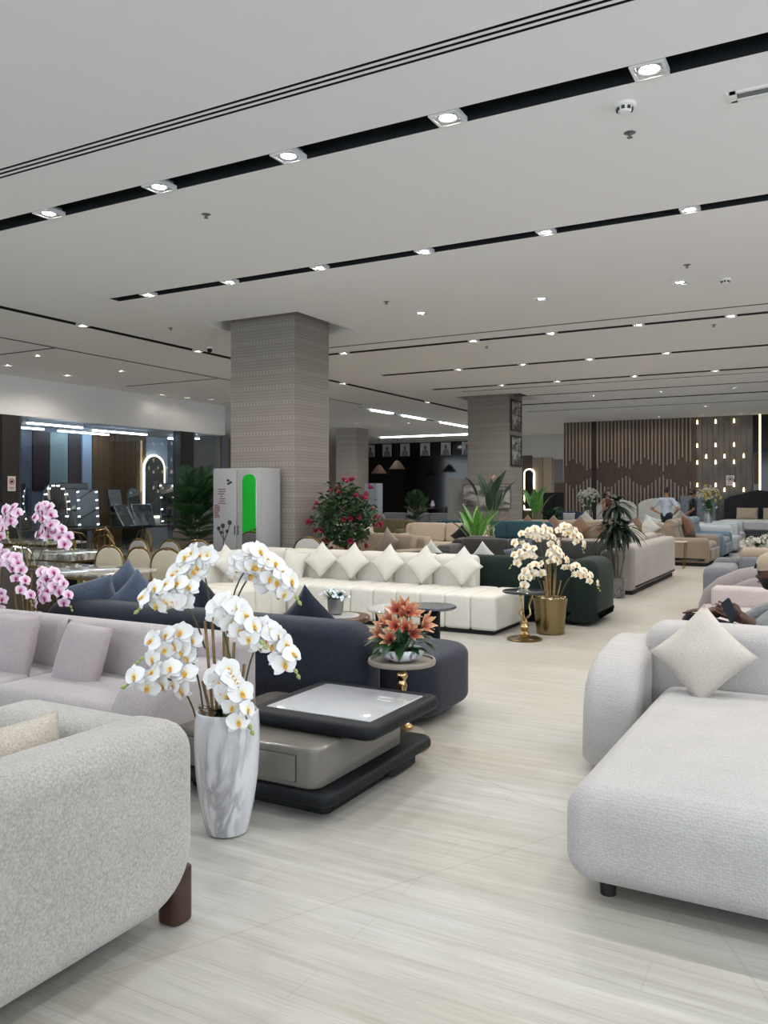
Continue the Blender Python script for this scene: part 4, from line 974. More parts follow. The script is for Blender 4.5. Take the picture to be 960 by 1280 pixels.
def dining(label, loc, w, d, th=.03, gold=True):
    t = thing('dining_table', label, 'table', loc)
    part('top', move(rprism(rrect(w, d, .12), th, .008, 3), 0, 0, .75-th), DMAR, t)
    part('apron', move(rprism(rrect(w*.8, d*.6, .05), .05, .01, 2), 0, 0, .70-th), GOLDD, t)
    for s in (-1, 1):
        part('pedestal', move(rprism(rrect(.16, d*.55, .04), .66, .01, 2), s*w*.3, 0, .03), GOLD if gold else BLACK, t)
    part('plinth', rprism(rrect(w*.8, d*.6, .06), .03, .006, 2), GOLDD, t)
dining('marble-topped dining table on gold pedestals behind the navy sofa', (-7.5, 6.25, 0), 2.1, .95)
dining('thick marble dining table between the rod-backed chairs', (-10.05, 8.1, 0), 2.2, .95, .09, False)
dining('farther marble dining table before the display', (-12.3, 9.6, 0), 2.0, .9)
for k, (x, y) in enumerate([(-7.72, 6.98), (-7.27, 7.0), (-6.78, 6.98)]): oval_chair('cream oval-backed gold chair, %s from the left behind the near marble table' % ORD[k], (x, y, 0), rad([4, -3, 8][k]), CRM)
for k, (x, y) in enumerate([(-8.6, 8.3), (-7.98, 8.25)]): oval_chair('grey oval-backed chair showing between the cream ones, %s' % ['left', 'right'][k], (x, y, 0), rad(-5), LIL2)
oval_chair('pale oval-backed chair left of the wardrobe foot', (-7.6, 8.45, 0), rad(10), LIL2)
oval_chair('white round-backed chair between wardrobe and red flowers', (-6.75, 9.85, 0), rad(15), fabric('chair_white', '#b5b2ad', .95, 80, .1))
oval_chair('dark brown chair with gold legs behind the pink orchids', (-6.1, 5.0, 0), rad(185), BRNC)
oval_chair('dark brown gold-legged chair at the left end of the near marble table', (-6.75, 5.3, 0), rad(175), BRNC)
for k, (x, y, rz) in enumerate([(-11.6, 10.5, 10), (-11.0, 10.85, -15), (-13.2, 11.0, 20), (-12.4, 11.2, 0)]): loop_chair('gold rod-backed chair by the display, %s' % ['second from the palm', 'nearest the palm', 'farthest left', 'third from the palm'][k], (x, y, 0), rad(rz))
loop_chair('gold rod-backed chair at the thick marble table', (-9.35, 7.35, 0), rad(165)); loop_chair('chrome rod-backed chair beside the pink orchids', (-8.7, 6.75, 0), rad(190), CHROME, LIL2)
loop_chair('gold rod-backed chair beyond the thick marble table', (-9.9, 8.95, 0), rad(5))
loop_chair('gold rod-backed chair at the far left of the thick marble table', (-10.75, 8.95, 0), rad(-8)); loop_chair('gold rod-backed chair in front of the thick marble table, left one', (-10.6, 7.3, 0), rad(172))
loop_chair('gold rod-backed chair at the right end of the farther marble table', (-11.0, 9.55, 0), rad(80)); loop_chair('gold rod-backed chair in front of the farther marble table', (-12.2, 8.85, 0), rad(178))
TPC = fabric('chair_taupe', '#6f635b', .9, 80, .15)
for k, (x, y) in enumerate([(-10.6, 11.4), (-10.0, 11.6)]):
    t = thing('dining_chair', 'taupe upholstered chair with rounded square back, %s by the palm' % ['left one', 'right one'][k], 'chair', (x, y, 0), rad(5), 'taupe upholstered chairs')
    part('seat', move(soft_box(.46, .46, .12, .05), 0, 0, .36), TPC, t); part('backrest', move(rprism(rrect(.46, .5, .1), .07, .03, 3, 'y'), 0, .18, .68), TPC, t)
    for sx in (-1, 1):
        for sy in (-1, 1): part('leg', tube([(sx*.18, sy*.18, .37), (sx*.2, sy*.2, 0)], [.014, .01], 6), GOLDD, t)

# --- pink orchids
k6 = 6.28/1040
def s6(p0, p1, p2, d, n, c):
    g = lambda a, y: ((a-c)*k6, 1.55-(y-618)*k6)
    return (*g(*p0), *g(*p1), *g(*p2), d, n)
PV = marble('vase_dark', '#8b8683', '#4c4848', 5, .2, .05)
for lab, loc, c, L, sd in [('pink orchid arrangement nearer the navy sofa', (-5.4, 4.22, 0), 37, [((36, 700), (66, 588), (64, 668), .05, 12), ((36, 690), (14, 604), (14, 660), .05, 10), ((40, 715), (62, 625), (88, 682), 0, 10), ((32, 740), (8, 655), (44, 745), .1, 13), ((46, 740), (66, 690), (92, 752), .08, 12), ((48, 745), (70, 712), (48, 768), .05, 7)], 3),
                      ('pink orchid arrangement at the left picture edge', (-5.72, 4.2, 0), 0, [((0, 700), (-20, 620), (12, 670), .05, 10), ((2, 730), (14, 660), (-6, 720), .05, 9), ((0, 760), (10, 720), (8, 775), .12, 8), ((-4, 720), (-30, 640), (-50, 700), 0, 9)], 6)]:
    t = thing('potted_orchid', lab, 'potted plant', loc)
    part('vase', lathe([(.09, 0), (.1, .01), (.12, .2), (.135, .5), (.13, .56), (.115, .55)], 28), PV, t)
    part('moss', lathe([(.12, .52), (.001, .54)], 16, False), plain('moss_green', '', .9), t)
    orchid_sprays(t, [s6(*q, c) for q in L], .52, OP, 1.1, sd, fl_scale=1.08)

# --- wardrobe
WRD = plain('wardrobe_grey', '#9c9c9d', .5)
t = thing('wardrobe', 'pale grey two-door wardrobe with flower decals and a mirror', 'wardrobe', (-7.87, 9.96, 0))
part('carcass', move(rprism(rrect(.92, .44, .01, 2), 1.93, .006, 2), 0, .02, .01), WRD, t)
DECAL = plain('decal_ink', '#2c2a30', .6); DECR = plain('decal_red', '#6d3c42', .6)
for s in (-1, 1):
    d = part('door', move(rprism(rrect(.44, 1.5, .008, 2), .02, .004, 2, 'y'), s*.226, -.222, 1.16), WRD, t)
    part('handle', move(rprism(rrect(.014, .14, .006, 2), .012, .003, 2, 'y'), s*.03, -.236, 1.02), plain('handle_dark', '#3a3a3c', .4), d)
    if s > 0:
        part('mirror', move(rprism(rrect(.26, 1.1, (.01, .01, .11, .11), 5), .006, .002, 2, 'y'), .235, -.227, 1.3), MIRROR, d, smooth=False)
        fl = [(.20, .56, .05), (.28, .53, .04), (.17, .50, .03)]
        part('flower_decal', join(*[move(rprism(ellipse(r, r*.8, 12), .003, .0005, 1, 'y'), x, -.2255, z) for x, z, r in fl], tube([(.2, -.224, .5), (.22, -.224, .42)], .006, 4)), DECAL, d)
    else:
        st = [[(-.25, .75), (-.24, .9), (-.26, 1.05)], [(-.24, .85), (-.17, .98), (-.13, 1.1)], [(-.245, .88), (-.31, .97), (-.34, 1.02)]]
        hd = [(-.26, 1.08, .04), (-.13, 1.13, .04), (-.34, 1.04, .035), (-.18, 1.0, .03), (-.29, .98, .03)]
        part('flower_decal', join(*[tube([(x, -.224, z) for x, z in q], .006, 4) for q in st], *[move(rprism(ellipse(r, r*.9, 12), .003, .0005, 1, 'y'), x, -.2255, z) for x, z, r in hd]), DECAL, d)
        part('butterfly_decal', join(*[move(rprism(ellipse(.03, .018, 10), .003, .0005, 1, 'y'), x, -.2255, z) for x, z in ((-.16, 1.76), (-.11, 1.73), (-.15, 1.71))]), DECAL, d)
        rg = random.Random(4)
        part('lettering_decal', join(*[box(-.36+rg.uniform(0, .06), -.2-rg.uniform(0, .08), -.2262, -.2215, 1.62-.035*k, 1.632-.035*k) for k in range(7)]), DECR, d, smooth=False)
        part('print_decal', join(*[box(-.42, -.36+rg.uniform(0, .05), -.2262, -.2215, 1.38-.022*k, 1.392-.022*k) for k in range(9)]), DECR, d, smooth=False)
for k in range(2): part('drawer_front', move(rprism(rrect(.9, .18, .008, 2), .02, .004, 2, 'y'), 0, -.222, .12+.19*k), WRD, t)

# --- bright green cabinet (outside the frame, seen only in the wardrobe's mirror)
t = thing('green_cabinet', 'bright green cabinet reflected in the wardrobe mirror', 'cabinet', (-13.8, 2.5, 0), rad(-22))
GC = plain('green_lacquer', '#22f045', .5)
part('body', move(rprism(rrect(1.6, 1.2, .03), 2.5, .01), 0, 0, .04), GC, t); part('plinth', rprism(rrect(1.5, 1.1, .03), .05, .01), BLACK, t)
for s in (-1, 1): part('door', move(rprism(rrect(.78, 2.3, .01, 2), .02, .005, 2, 'y'), s*.4, .6, 1.25), GC, t)

# --- palm by the wardrobe
def frond_vf(L=1.0, n=34, ll=.26, w=.012, droop=.45):
    V = []; Fc = []; pts = []
    for i in range(n+1):
        u = i/n; pts.append(Vector((0, L*u, -droop*L*u*u)))
    a = tube(pts, [.008*(1-.8*i/n) for i in range(n+1)], 4); out = [a]
    for i in range(3, n+1):
        u = i/n; l = ll*math.sin(PI*(.15+.8*u))
        for s in (-1, 1):
            p = pts[i]; d = Vector((s*.85, .5, -.25)).normalized(); e = p+d*l; q = Vector((-.2*s, .6, 0))*w
            m_ = p+d*l*.5+Vector((0, 0, .02))
            out.append(([p, m_+q, e, m_-q], [(0, 1, 2, 3)]))
    return join(*out)
PALM = leafmat('palm_green', '#0d2a12', '#1f4a1f', .4)
def palm(label, loc, zc, L, n, pot=True, m=PALM, lift=(20, 80), seed=1):
    t = thing('potted_palm', label, 'potted plant', loc); rng = random.Random(seed)
    part('pot', lathe([(.15, 0), (.16, .01), (.2, .36), (.21, .38), (.19, .38), (.18, .33)], 24), plain('pot_dark', '#2a2522', .5), t)
    part('soil', lathe([(.185, .33), (.001, .34)], 16, False), plain('soil', '', .9), t)
    me = mesh_of('frond', *frond_vf(L), m, True, None)
    for k in range(5): part('cane', tube([(.05*math.cos(k*1.3), .05*math.sin(k*1.3), .3), (.1*math.cos(k*1.3), .1*math.sin(k*1.3), zc)], [.014, .01], 6), wood('trunk_wood', '', ''), t)
    for k in range(n):
        a = k*2.4; f = (k+.5)/n; z = .4+(zc-.4)*(.3+.7*f)
        put_leaf(me, t, (.07*math.cos(a), .07*math.sin(a), z), a, rad(lift[0]+(lift[1]-lift[0])*f+rng.uniform(-8, 8)), rng.uniform(.75, 1.1), 'frond')
    return t
palm('dense dark palm left of the wardrobe', (-9.0, 10.1, 0), 1.55, .5, 50, lift=(25, 85))

# --- red flowering bush
t = thing('flowering_bush', 'bushy pot plant covered in red flowers in front of the large column', 'potted plant', (-6.6, 10.75, 0))
part('pot', lathe([(.16, 0), (.18, .02), (.2, .35), (.22, .38), (.2, .38), (.19, .34)], 24), plain('pot_clay', '#4b3a30', .6), t)
part('trunk', tube([(0, 0, .3), (.02, .0, .6), (0, .02, .95)], [.03, .025, .02], 8), wood('trunk_wood', '', ''), t)
rng = random.Random(11); out = []; lv = leaf_vf(.09, .05, .3, 3)
for k in range(1500):
    d = Vector((rng.gauss(0, 1), rng.gauss(0, 1), rng.gauss(0, 1))).normalized(); r = rng.uniform(.35, 1)**.6
    lob = 1+.25*math.sin(3*math.atan2(d.y, d.x)+1)*math.cos(2.5*d.z)
    p = Vector((0, 0, 1.2)) + Vector((d.x*.46, d.y*.46, d.z*.5))*r*lob
    M = Matrix.Translation(p) @ Euler((rng.uniform(-1, 1), rng.uniform(-1, 1), rng.uniform(0, 6.28))).to_matrix().to_4x4()
    out.append(xf(lv, M))
fo = part('foliage', join(*out), leafmat('bush_leaf', '#16301a', '#35502a', .5), t, angle=None); fo['kind'] = 'stuff'
rf = mesh_of('flower', *join(*[rotz(petal_vf(.06, .055, .4, .3, 2, 2), k*1.05, rad(30)) for k in range(6)], *[rotz(petal_vf(.04, .04, .4, .3, 2, 2), k*1.25, rad(55)) for k in range(5)]), petal('petal_red', '#6d0f2a', '#8a1836', '#a02c4e', .06), True, None)
for k in range(62):
    d = Vector((rng.gauss(0, 1), rng.gauss(0, 1), rng.gauss(0, 1))).normalized(); p = Vector((0, 0, 1.2)) + Vector((d.x*.5, d.y*.5, d.z*.54))*rng.uniform(.8, 1.12)
    o = place('flower', rf, t, p); face_to(o, d, rng.uniform(0, 6)); o.scale = (rng.uniform(.8, 1.35),)*3

# --- display mirrors behind the glass
t = thing('display_bench', 'long dark bench under the leaning mirrors behind the glass', 'bench', (-17.4, 15.6, 0))
part('top', box(-.45, .45, -3.0, 3.6, .62, .68), plain('bench_dark', '#2a2625', .4), t, smooth=False)
for y in (-2.8, -.6, 1.4, 3.4): part('leg', box(-.4, .4, y-.03, y+.03, 0, .62), plain('bench_dark', '', .4), t, smooth=False)
def mirror(label, y, z, w, h, lean, yaw, outline='rect', frame=None, bulbs=0, x=-17.3, glow=False, cat='mirror'):
    t = thing('mirror', label, cat, (x, y, z), rad(90+yaw)); lean = rad(lean)
    P = rrect(w, h, .015, 2) if outline == 'rect' else rrect(w, h, (.02, .02, w*.499, w*.499), 10) if outline == 'arch' else ellipse(w/2, h/2, 36)
    Q = [(a*(1+.05/w), b*(1+.05/h)) for a, b in P]
    M = Matrix.Rotation(-lean, 4, 'X') @ Matrix.Translation((0, 0, h/2+.025))
    part('frame', xf(move(rprism(Q, .03, .006, 2, 'y'), 0, .004, 0), M), frame or plain('mirror_frame', '#8d9299', .3, .8), t)
    part('glass', xf(rprism(P, .006, .001, 1, 'y'), M), MIRROR, t, smooth=False)
    if glow: part('light_edge', xf(move(tube([(a*(1+.12/w), .03, b*(1+.12/h)) for a, b in P], .025, 6, True), 0, .0, 0), M), emit('halo_strip', (1, .9, .62), 2.5), t)
    bm = mesh_of('bulb', *lathe([(.001, -.02), (.014, -.014), (.019, 0), (.014, .014), (.001, .02)], 8), EMBULB)
    if bulbs:
        if outline == 'rect': pts = [(s*w*.44, -h*.45+h*.9*k/(bulbs-1)) for s in (-1, 1) for k in range(bulbs)]
        else: pts = [(w*.45*math.cos(a), h*.45*math.sin(a)) for a in [-.6+ (PI+1.2)*k/(bulbs*2-1) for k in range(bulbs*2)]]
        for a, b in pts: place('bulb', bm, t, M @ Vector((a, -.03, b)))
WF = plain('mirror_frame_dark', '#2a2826', .4)
mirror('oval mirror ringed with bulbs behind the pink orchids', 14.35, .69, .95, 1.12, 3, 8, 'oval', None, 6)
mirror('tall mirror with bulbs down both sides in the display', 15.35, .69, .6, .95, 6, -12, 'rect', None, 5)
mirror('large leaning mirror behind the bulb mirrors', 15.3, .69, 1.1, 1.15, 12, 0, 'rect', WF, 0, -17.72)
mirror('upright bulb mirror left of the small arched one', 16.45, .69, .55, .98, 8, 10, 'rect', WF, 0, -17.4)
mirror('small arched mirror against the brown planks', 17.3, .69, .42, 1.0, 6, 0, 'arch', None, 0, -17.6)
mirror('leaning mirror with chrome edge in front of the arched one', 16.55, .69, .62, .62, 28, 15, 'rect', CHROME, 0, -17.05)
mirror('leaning blue-tinted mirror at the right of the group', 17.15, .69, .6, .6, 24, -10, 'rect', CHROME, 0, -17.05)
mirror('tall framed mirror in front of the glowing arch', 18.3, .69, .55, 1.15, 5, -5, 'rect', WF, 4, -17.3)
mirror('arched mirror with glowing edge on the display wall', 18.75, .9, .75, 1.75, 0, 0, 'arch', CHROME, 0, -18.3, True)
mirror('narrow mirror at the left end beside the sign post', 13.4, .69, .45, 1.1, 5, 20, 'rect', WF, 0, -17.3)

# ================================================================ FAR END OF THE ROOM
CRM2 = fabric('cream_plush', '#cdbfae', .92, 60, .12); TEAL = fabric('teal_velvet', '#31505c', .85, 50, .12); OLV = fabric('olive_pattern', '#6b6349', .7, 30, .1)
sofa('cream corner sofa section with plump back cushions, right part', (-8.35, 18.0, 0), 0, 2.3, 1.0, .84, CRM2, 2, .42, .22, .6, name='sofa')
t = sofa('cream corner sofa section facing right, left part', (-9.95, 17.0, 0), rad(90), 2.0, 1.0, .84, CRM2, 2, .42, .22, .6)
pillow('grey cushion on its corner before the cream corner sofa', WHP2, (-9.75, 16.6, .66), .44, 50, -14, 44, .15)
pillow('black cushion tip before the cream corner sofa', fabric('black_pillow', '#1d1c20', .85, 60, .2), (-7.7, 17.62, .6), .4, 0, -16, 44, .14)
sofa('teal velvet sofa behind the cream corner sofa', (-7.9, 19.7, 0), 0, 3.2, 1.0, .86, TEAL, 3, .43, .2, .64)
sofa('olive patterned sofa beyond the cream corner sofa', (-11.3, 19.6, 0), 0, 2.4, 1.0, .86, OLV, 2, .43, .2, .64)
sofa('pale pink sofa with long cushions in front of the distant column', (-14.2, 23.2, 0), 0, 2.4, 1.0, .9, fabric('pink_far', '#a8979a', .92, 50, .1), 3, .45, .2, .66)
sofa('pale grey sofa in front of the black showroom', (-12.2, 24.2, 0), 0, 3.0, 1.0, .92, fabric('grey_far', '#8f9094', .92, 50, .1), 3, .45, .2, .66)
sofa('beige sofa half hidden behind the red flowers', (-7.3, 13.0, 0), rad(-20), 2.0, .9, .82, BEI, 2, .42, .2, .62)
pillow('beige cushion leaning behind the red flowers', TAUP, (-7.0, 12.78, .68), .46, -20, -16, 30, .15)
sofa('dark wicker-toned armchair below the large green leaves', (-5.95, 14.7, 0), rad(180), .9, .8, .74, CHA, 1, .42, .16, .62)
sofa('slate blue sofa in front of the slatted wall', (-8.36, 28.0, 0), 0, 1.3, .9, .95, fabric('slate_blue', '#3b4860', .88, 50, .12), 2, .42, .15, .6, backc=True)
pillow('cream cushion on the slate blue sofa', WHP2, (-8.2, 27.9, .72), .42, 0, -14, 0, .14, pull=.04)
for k, (x, y, w) in enumerate([(-6.1, 24.2, 2.4), (-4.9, 22.9, 1.8)]):
    sofa(['white low sofa under the standing woman', 'cream low sofa before the man in white'][k], (x, y, 0), 0, w, 1.0, .78, [WHS, CRS][k], 3-k, .42, .2, .6)
pillow('cream cushion on its corner on the white low sofa', CRS, (-6.6, 24.1, .74), .5, 0, -14, 44, .15); pillow('white cushion on the cream low sofa', WHP2, (-4.5, 22.85, .74), .46, 0, -14, 20, .15)
pillow('grey patterned cushion beside the man in white', TAUP, (-3.95, 24.3, .8), .46, 20, -14, 44, .15)

# --- beds by the feature wall
HBW = fabric('headboard_white', '#c9c6bd', .95, 40, .08); HBG = fabric('headboard_grey', '#74797f', .92, 40, .1); HBD = fabric('headboard_dark', '#2b2b2f', .88, 40, .12)
def bed(label, x, y, w, h, mat, outline, buttons=False, L=1.9, base=None, mz=.62):
    t = thing('bed', label, 'bed', (x, y, 0))
    hb = part('headboard', rprism(outline, .12, .04, 3, 'y'), mat, t, (0, -.12, 0))
    if buttons:
        bm = mesh_of('button', *xf(lathe([(.001, -.012), (.016, -.008), (.02, 0)], 8), Matrix.Rotation(PI/2, 4, 'X')), plain('button_'+mat.name, '#3c3f44' if mat is HBG else '#17171a', .6))
        for j in range(4):
            for i in range(int(w/.22)):
                place('button', bm, hb, (-w/2+.16+i*.22+(.11 if j % 2 else 0), -.002, .85+.15*j))
    part('base', move(soft_box(w-.06, L, .36, .04, 2, 2), 0, -.12-L/2, .08), base or mat, t)
    part('mattress', move(soft_box(w-.08, L-.04, mz-.42, .07, 3, 3, puff=.02), 0, -.12-L/2, .43), fabric('bed_linen', '#c4c3c0', .95, 40, .1), t)
    for sx in (-1, 1): part('foot', lathe([(.03, 0), (.03, .1)], 8), DARKF, t, (sx*(w/2-.12), -L+.05, 0))
    return t
def arch(w, h, rise): return [(-w/2, .1), (w/2, .1)] + [(w/2*math.cos(a), h-rise+rise*math.sin(a)) for a in [PI*i/16 for i in range(17)]]
bed('white bed with low arched headboard under the slats at left', -6.98, 29.6, 1.4, 1.33, HBW, arch(1.4, 1.38, .3)); bed('white bed with arched headboard left of the grey tufted one', -5.55, 29.7, 1.4, 1.38, HBW, arch(1.4, 1.42, .25))
bed('grey bed with button-tufted headboard behind the man in white', -4.3, 29.8, 1.15, 1.5, HBG, [(-.57, .1), (.57, .1), (.57, 1.5), (-.57, 1.5)], True)
wav = [(-1.05, .1), (1.05, .1), (1.05, 1.36), (.85, 1.5), (.55, 1.56), (.25, 1.66), (0, 1.7), (-.25, 1.66), (-.55, 1.56), (-.85, 1.5), (-1.05, 1.36)]
b_ = bed('dark grey bed with scalloped tufted headboard and storage base at right', -2.45, 30.0, 2.1, 1.6, HBD, wav, True, 2.0, plain('bed_base_dark', '#2a2a2e', .5), .72)
part('drawer_pull', box(-.2, .2, -2.145, -2.11, .3, .335), plain('pull_bronze', '#5c5248', .4), b_, smooth=False)
for k, x in enumerate((-2.75, -1.95)): pillow('beige bed pillow, %s on the dark grey bed' % ['left', 'right'][k], fabric('pillow_beige', '#a89a86', .92, 60, .15), (x, 29.55, .92), .66, 0, -22, 0, .17, .42, pull=.03)

# --- plants and flowers far back
LGT = leafmat('banana_leaf', '#3f7a2e', '#6aa544', .4)
def broad_plant(label, loc, n, L, w, m, z0=.35, lift=(45, 85), stalk=.5, pr=.17, potm=None, seed=1, name='leafy_plant', extra=None):
    t = thing(name, label, 'potted plant', loc); rng = random.Random(seed)
    part('pot', lathe([(pr*.8, 0), (pr*.85, .01), (pr, .34), (pr*1.05, .36), (pr*.92, .36), (pr*.9, .3)], 24), potm or plain('pot_dark', '', .5), t)
    part('soil', lathe([(pr*.92, .31), (.001, .32)], 14, False), plain('soil', '', .9), t)
    me = mesh_of('leaf', *leaf_vf(L, w, .25, 8, .25, .06), m)
    for k in range(n):
        a = k*2.4; f = (k+.5)/n; e = lift[0]+(lift[1]-lift[0])*f; r = stalk*rng.uniform(.6, 1.1); er = rad(e)
        dx, dy = -math.sin(a)*math.cos(er), math.cos(a)*math.cos(er); p = Vector((dx*r, dy*r, z0+math.sin(er)*r))
        part('stalk', tube([(0, 0, z0-.06), p], [.012, .008], 5), plain('stalk_green', '#3c6130', .5), t)
        put_leaf(me, t, p, a, er-.05, rng.uniform(.8, 1.1))
    if extra:
        for (x, y, z, c) in extra: put_leaf(mesh_of('bract', *leaf_vf(.28, .05, .2), plain('bract_'+c, c, .5)), t, (x, y, z), rng.uniform(0, 6), rad(30), 1., 'bract')
    return t
broad_plant('bright green fan-leaved plant in front of the cream corner sofa', (-6.62, 15.9, 0), 14, .78, .14, LGT, .4, (52, 88), .3)
broad_plant('tall bird-of-paradise plant with orange bracts before the painting', (-6.8, 17.2, 0), 9, .6, .2, leafmat('paradise_leaf', '#12291a', '#24422c', .65), .5, (68, 89), 1.1, extra=[(.1, .05, .95, '#c4692a'), (-.05, -.1, .9, '#c4892a'), (.0, .1, 1.9, '#8a5a2a')])
broad_plant('bright green plant on the passage side of the second column', (-8.3, 24.6, 0), 9, .7, .22, LGT, .5, (60, 88), .75)
palm('small dark palm among the far sofas', (-10.7, 21.3, 0), 1.25, .5, 18, seed=4)
palm('small fern-like palm beside the slate blue sofa', (-8.5, 27.1, 0), .8, .4, 14, seed=5)
bouquet('flower_vase', 'white cherry blossoms in a chrome vase before the slatted wall', (-7.25, 26.9, .62), [(.1, 0), (.12, .02), (.13, .3), (.1, .42), (.08, .42)], .33, .82, 110, wf, None, 5, 1.2, .9, vm=CHROME)
t = thing('pedestal', 'dark round pedestal under the white cherry blossoms', 'table', (-7.25, 26.9, 0)); part('top', lathe([(.24, .58), (.25, .6), (.24, .62), (.001, .62)], 24), BLACK, t); part('stem', lathe([(.18, 0), (.04, .04), (.04, .58)], 16), BLACK, t)
yel = mesh_of('blossom', *join(*[rotz(petal_vf(.06, .045, .3, .2, 2, 2), k*.9, rad(25+10*(k % 3))) for k in range(7)]), plain('blossom_yellow', '#d3c069', .6), True, None)
bouquet('flower_vase', 'tall vase of yellow and white flowers beside the dark bed', (-3.42, 25.6, .7), [(.08, 0), (.12, .05), (.13, .2), (.07, .35), (.06, .38)], .32, .72, 80, wf, gl, 6, 1.15, 1.2, 60, vm=plain('vase_silver', '#b4b8bb', .2, .6), second=yel)
t = thing('pedestal', 'slim pale stand under the yellow and white flowers', 'table', (-3.42, 25.6, 0)); part('top', move(rprism(rrect(.4, .4, .03), .03, .008), 0, 0, .67), WHITEP, t)
for sx in (-1, 1):
    for sy in (-1, 1): part('leg', tube([(sx*.17, sy*.17, .67), (sx*.17, sy*.17, 0)], .015, 6), GOLDD, t)

# --- pictures on and by the second column
FRB = plain('frame_black', '#1b1a1a', .4)
def art_mat(name, a, b_, c):
    if name in _M: return _M[name]
    m, nt, b = newmat(name); n = N(nt, 'ShaderNodeTexNoise', i_Scale=2.5, i_Detail=6.0, i_Distortion=.6); nt.links.new(coords(nt, scale=(1, 1, 3)), n.inputs['Vector'])
    nt.links.new(ramp(nt, n.outputs['Fac'], [(.38, a), (.5, b_), (.6, c)]), b.inputs['Base Color']); b.inputs['Roughness'].default_value = .6; _M[name] = m; return m
def picture(label, loc, rz, w, h, fm, am):
    t = thing('picture', label, 'picture', loc, rz)
    part('frame', join(box(-w/2, w/2, -.03, 0, h/2-.04, h/2), box(-w/2, w/2, -.03, 0, -h/2, -h/2+.04), box(-w/2, -w/2+.04, -.03, 0, -h/2+.04, h/2-.04), box(w/2-.04, w/2, -.03, 0, -h/2+.04, h/2-.04)), fm, t, smooth=False)
    part('canvas', box(-w/2+.04, w/2-.04, -.018, -.004, -h/2+.04, h/2-.04), am, t, smooth=False)
picture('upper black-framed picture on the side of the second column', (-7.79, 21.52, 3.69), rad(90), .8, .84, FRB, art_mat('art_grey', '#3f3d3d', '#8b8885', '#b9b6b1'))
picture('lower black-framed picture on the side of the second column', (-7.79, 21.52, 2.73), rad(90), .8, .82, FRB, art_mat('art_grey2', '#2c2c2e', '#75736f', '#a9a5a0'))
picture('wide abstract grey painting on the front of the second column', (-8.42, 20.98, 1.5), 0, 1.42, .68, plain('frame_taupe', '#6d655e', .5), art_mat('art_wide', '#44413e', '#8f8c88', '#b3afa9'))
t = thing('display_board', 'plain grey display board left of the second column', 'board', (-9.35, 21.2, 0)); part('panel', box(-.3, .3, -.04, .04, .05, 2.0), plain('board_grey', '#8d8b89', .6), t, smooth=False)
for s in (-1, 1): part('foot', box(s*.22-.03, s*.22+.03, -.18, .18, 0, .05), BLACK, t, smooth=False)

# --- the passage and the black showroom
t = thing('cabinet', 'black cabinet at the end of the passage', 'cabinet', (-10.15, 33.0, 0)); part('body', rprism(rrect(1.1, .5, .02), 1.62, .01), BLACK, t)
for s in (-1, 1): part('door', move(rprism(rrect(.5, 1.4, .01, 2), .02, .005, 2, 'y'), s*.27, -.27, .85), BLACK, t)
t = thing('storage_box', 'brown box standing on the black cabinet', 'box', (-9.95, 33.0, 1.62)); part('carton', move(soft_box(.55, .4, .36, .01, 1, 1), 0, 0, 0), plain('carton_brown', '#5c4d40', .7), t); part('lid', move(soft_box(.57, .42, .05, .01, 1, 1), 0, 0, .36), plain('carton_lid', '#6b5a4a', .7), t)
mirror('narrow glowing mirror at the end of the passage', 0, 0, .35, 1.7, 0, -90, 'arch', CHROME, 0, 0, True)
o = [q for q in bpy.data.objects if q.get('label', '').startswith('narrow glowing mirror')][0]; o.location = (-12.35, 35.85, .9)
t = thing('cabinet', 'white tall cabinet beside the distant column', 'cabinet', (-14.95, 26.3, 0)); part('body', rprism(rrect(.5, .45, .01), 1.95, .008), plain('cab_white', '#a8adb8', .5), t); part('door', move(rprism(rrect(.46, 1.8, .01, 2), .02, .005, 2, 'y'), 0, -.24, 1.0), plain('cab_white', '', .5), t); part('handle', box(.15, .17, -.27, -.24, .9, 1.2), BLACK, t, smooth=False)
rng = random.Random(2)
for k, x in enumerate((-21.75, -20.75, -19.7, -18.55, -17.4, -16.25)):
    t = thing('hanging_poster', 'white portrait poster hanging on the black wall, %s from the left' % ORD[k], 'poster', (x, 37.93, 3.83), 0, 'posters on the black wall')
    part('sheet', box(-.27, .27, -.02, 0, -.32, .32), plain('poster_white', '#b3aaac', .6), t, smooth=False)
    part('figure', move(rprism([(-.2, -.32), (.2, -.32), (.17, -.1), (.06, .0), (-.06, .0), (-.17, -.1)], .006, .001, 1, 'y'), 0, -.026, 0), plain('poster_robe', '#6f6a70', .6), t)
    part('headshape', move(rprism(ellipse(.07, .1, 16), .006, .001, 1, 'y'), 0, -.026, .1), plain('poster_red', '#6e3b42', .6), t)
for k, (x, z) in enumerate([(-19.6, 2.55), (-18.6, 2.75)]):
    t = thing('pendant_lamp', ['lower brown cone pendant in the black showroom', 'higher brown cone pendant in the black showroom'][k], 'lamp', (x, 35.0, z)); part('shade', lathe([(.4, 0), (.1, .4), (.04, .42)], 20, False), plain('shade_brown', '#3a2515', .8), t); part('cord', tube([(0, 0, .42), (0, 0, CEIL-z)], .008, 5), BLACK, t); part('bulb', lathe([(.001, .05), (.05, .1), (.03, .18)], 10), plain('bulb_off', '#8a7a60', .4), t)
LINS = fabric('linen_far', '#9a8f80', .92, 40, .1)
for k, (x, y, c) in enumerate([(-19.9, 34.2, CRM2), (-17.6, 34.6, LINS), (-14.9, 33.2, CHA), (-13.6, 33.8, WHS)]):
    sofa(['cream armchair at the left of the black showroom', 'linen armchair in the middle of the black showroom', 'charcoal armchair in the black showroom', 'white armchair at the right of the black showroom'][k], (x, y, 0), rad([10, -10, 5, 0][k]), 1.0, .9, 1.0, c, 1, .45, .18, .66)
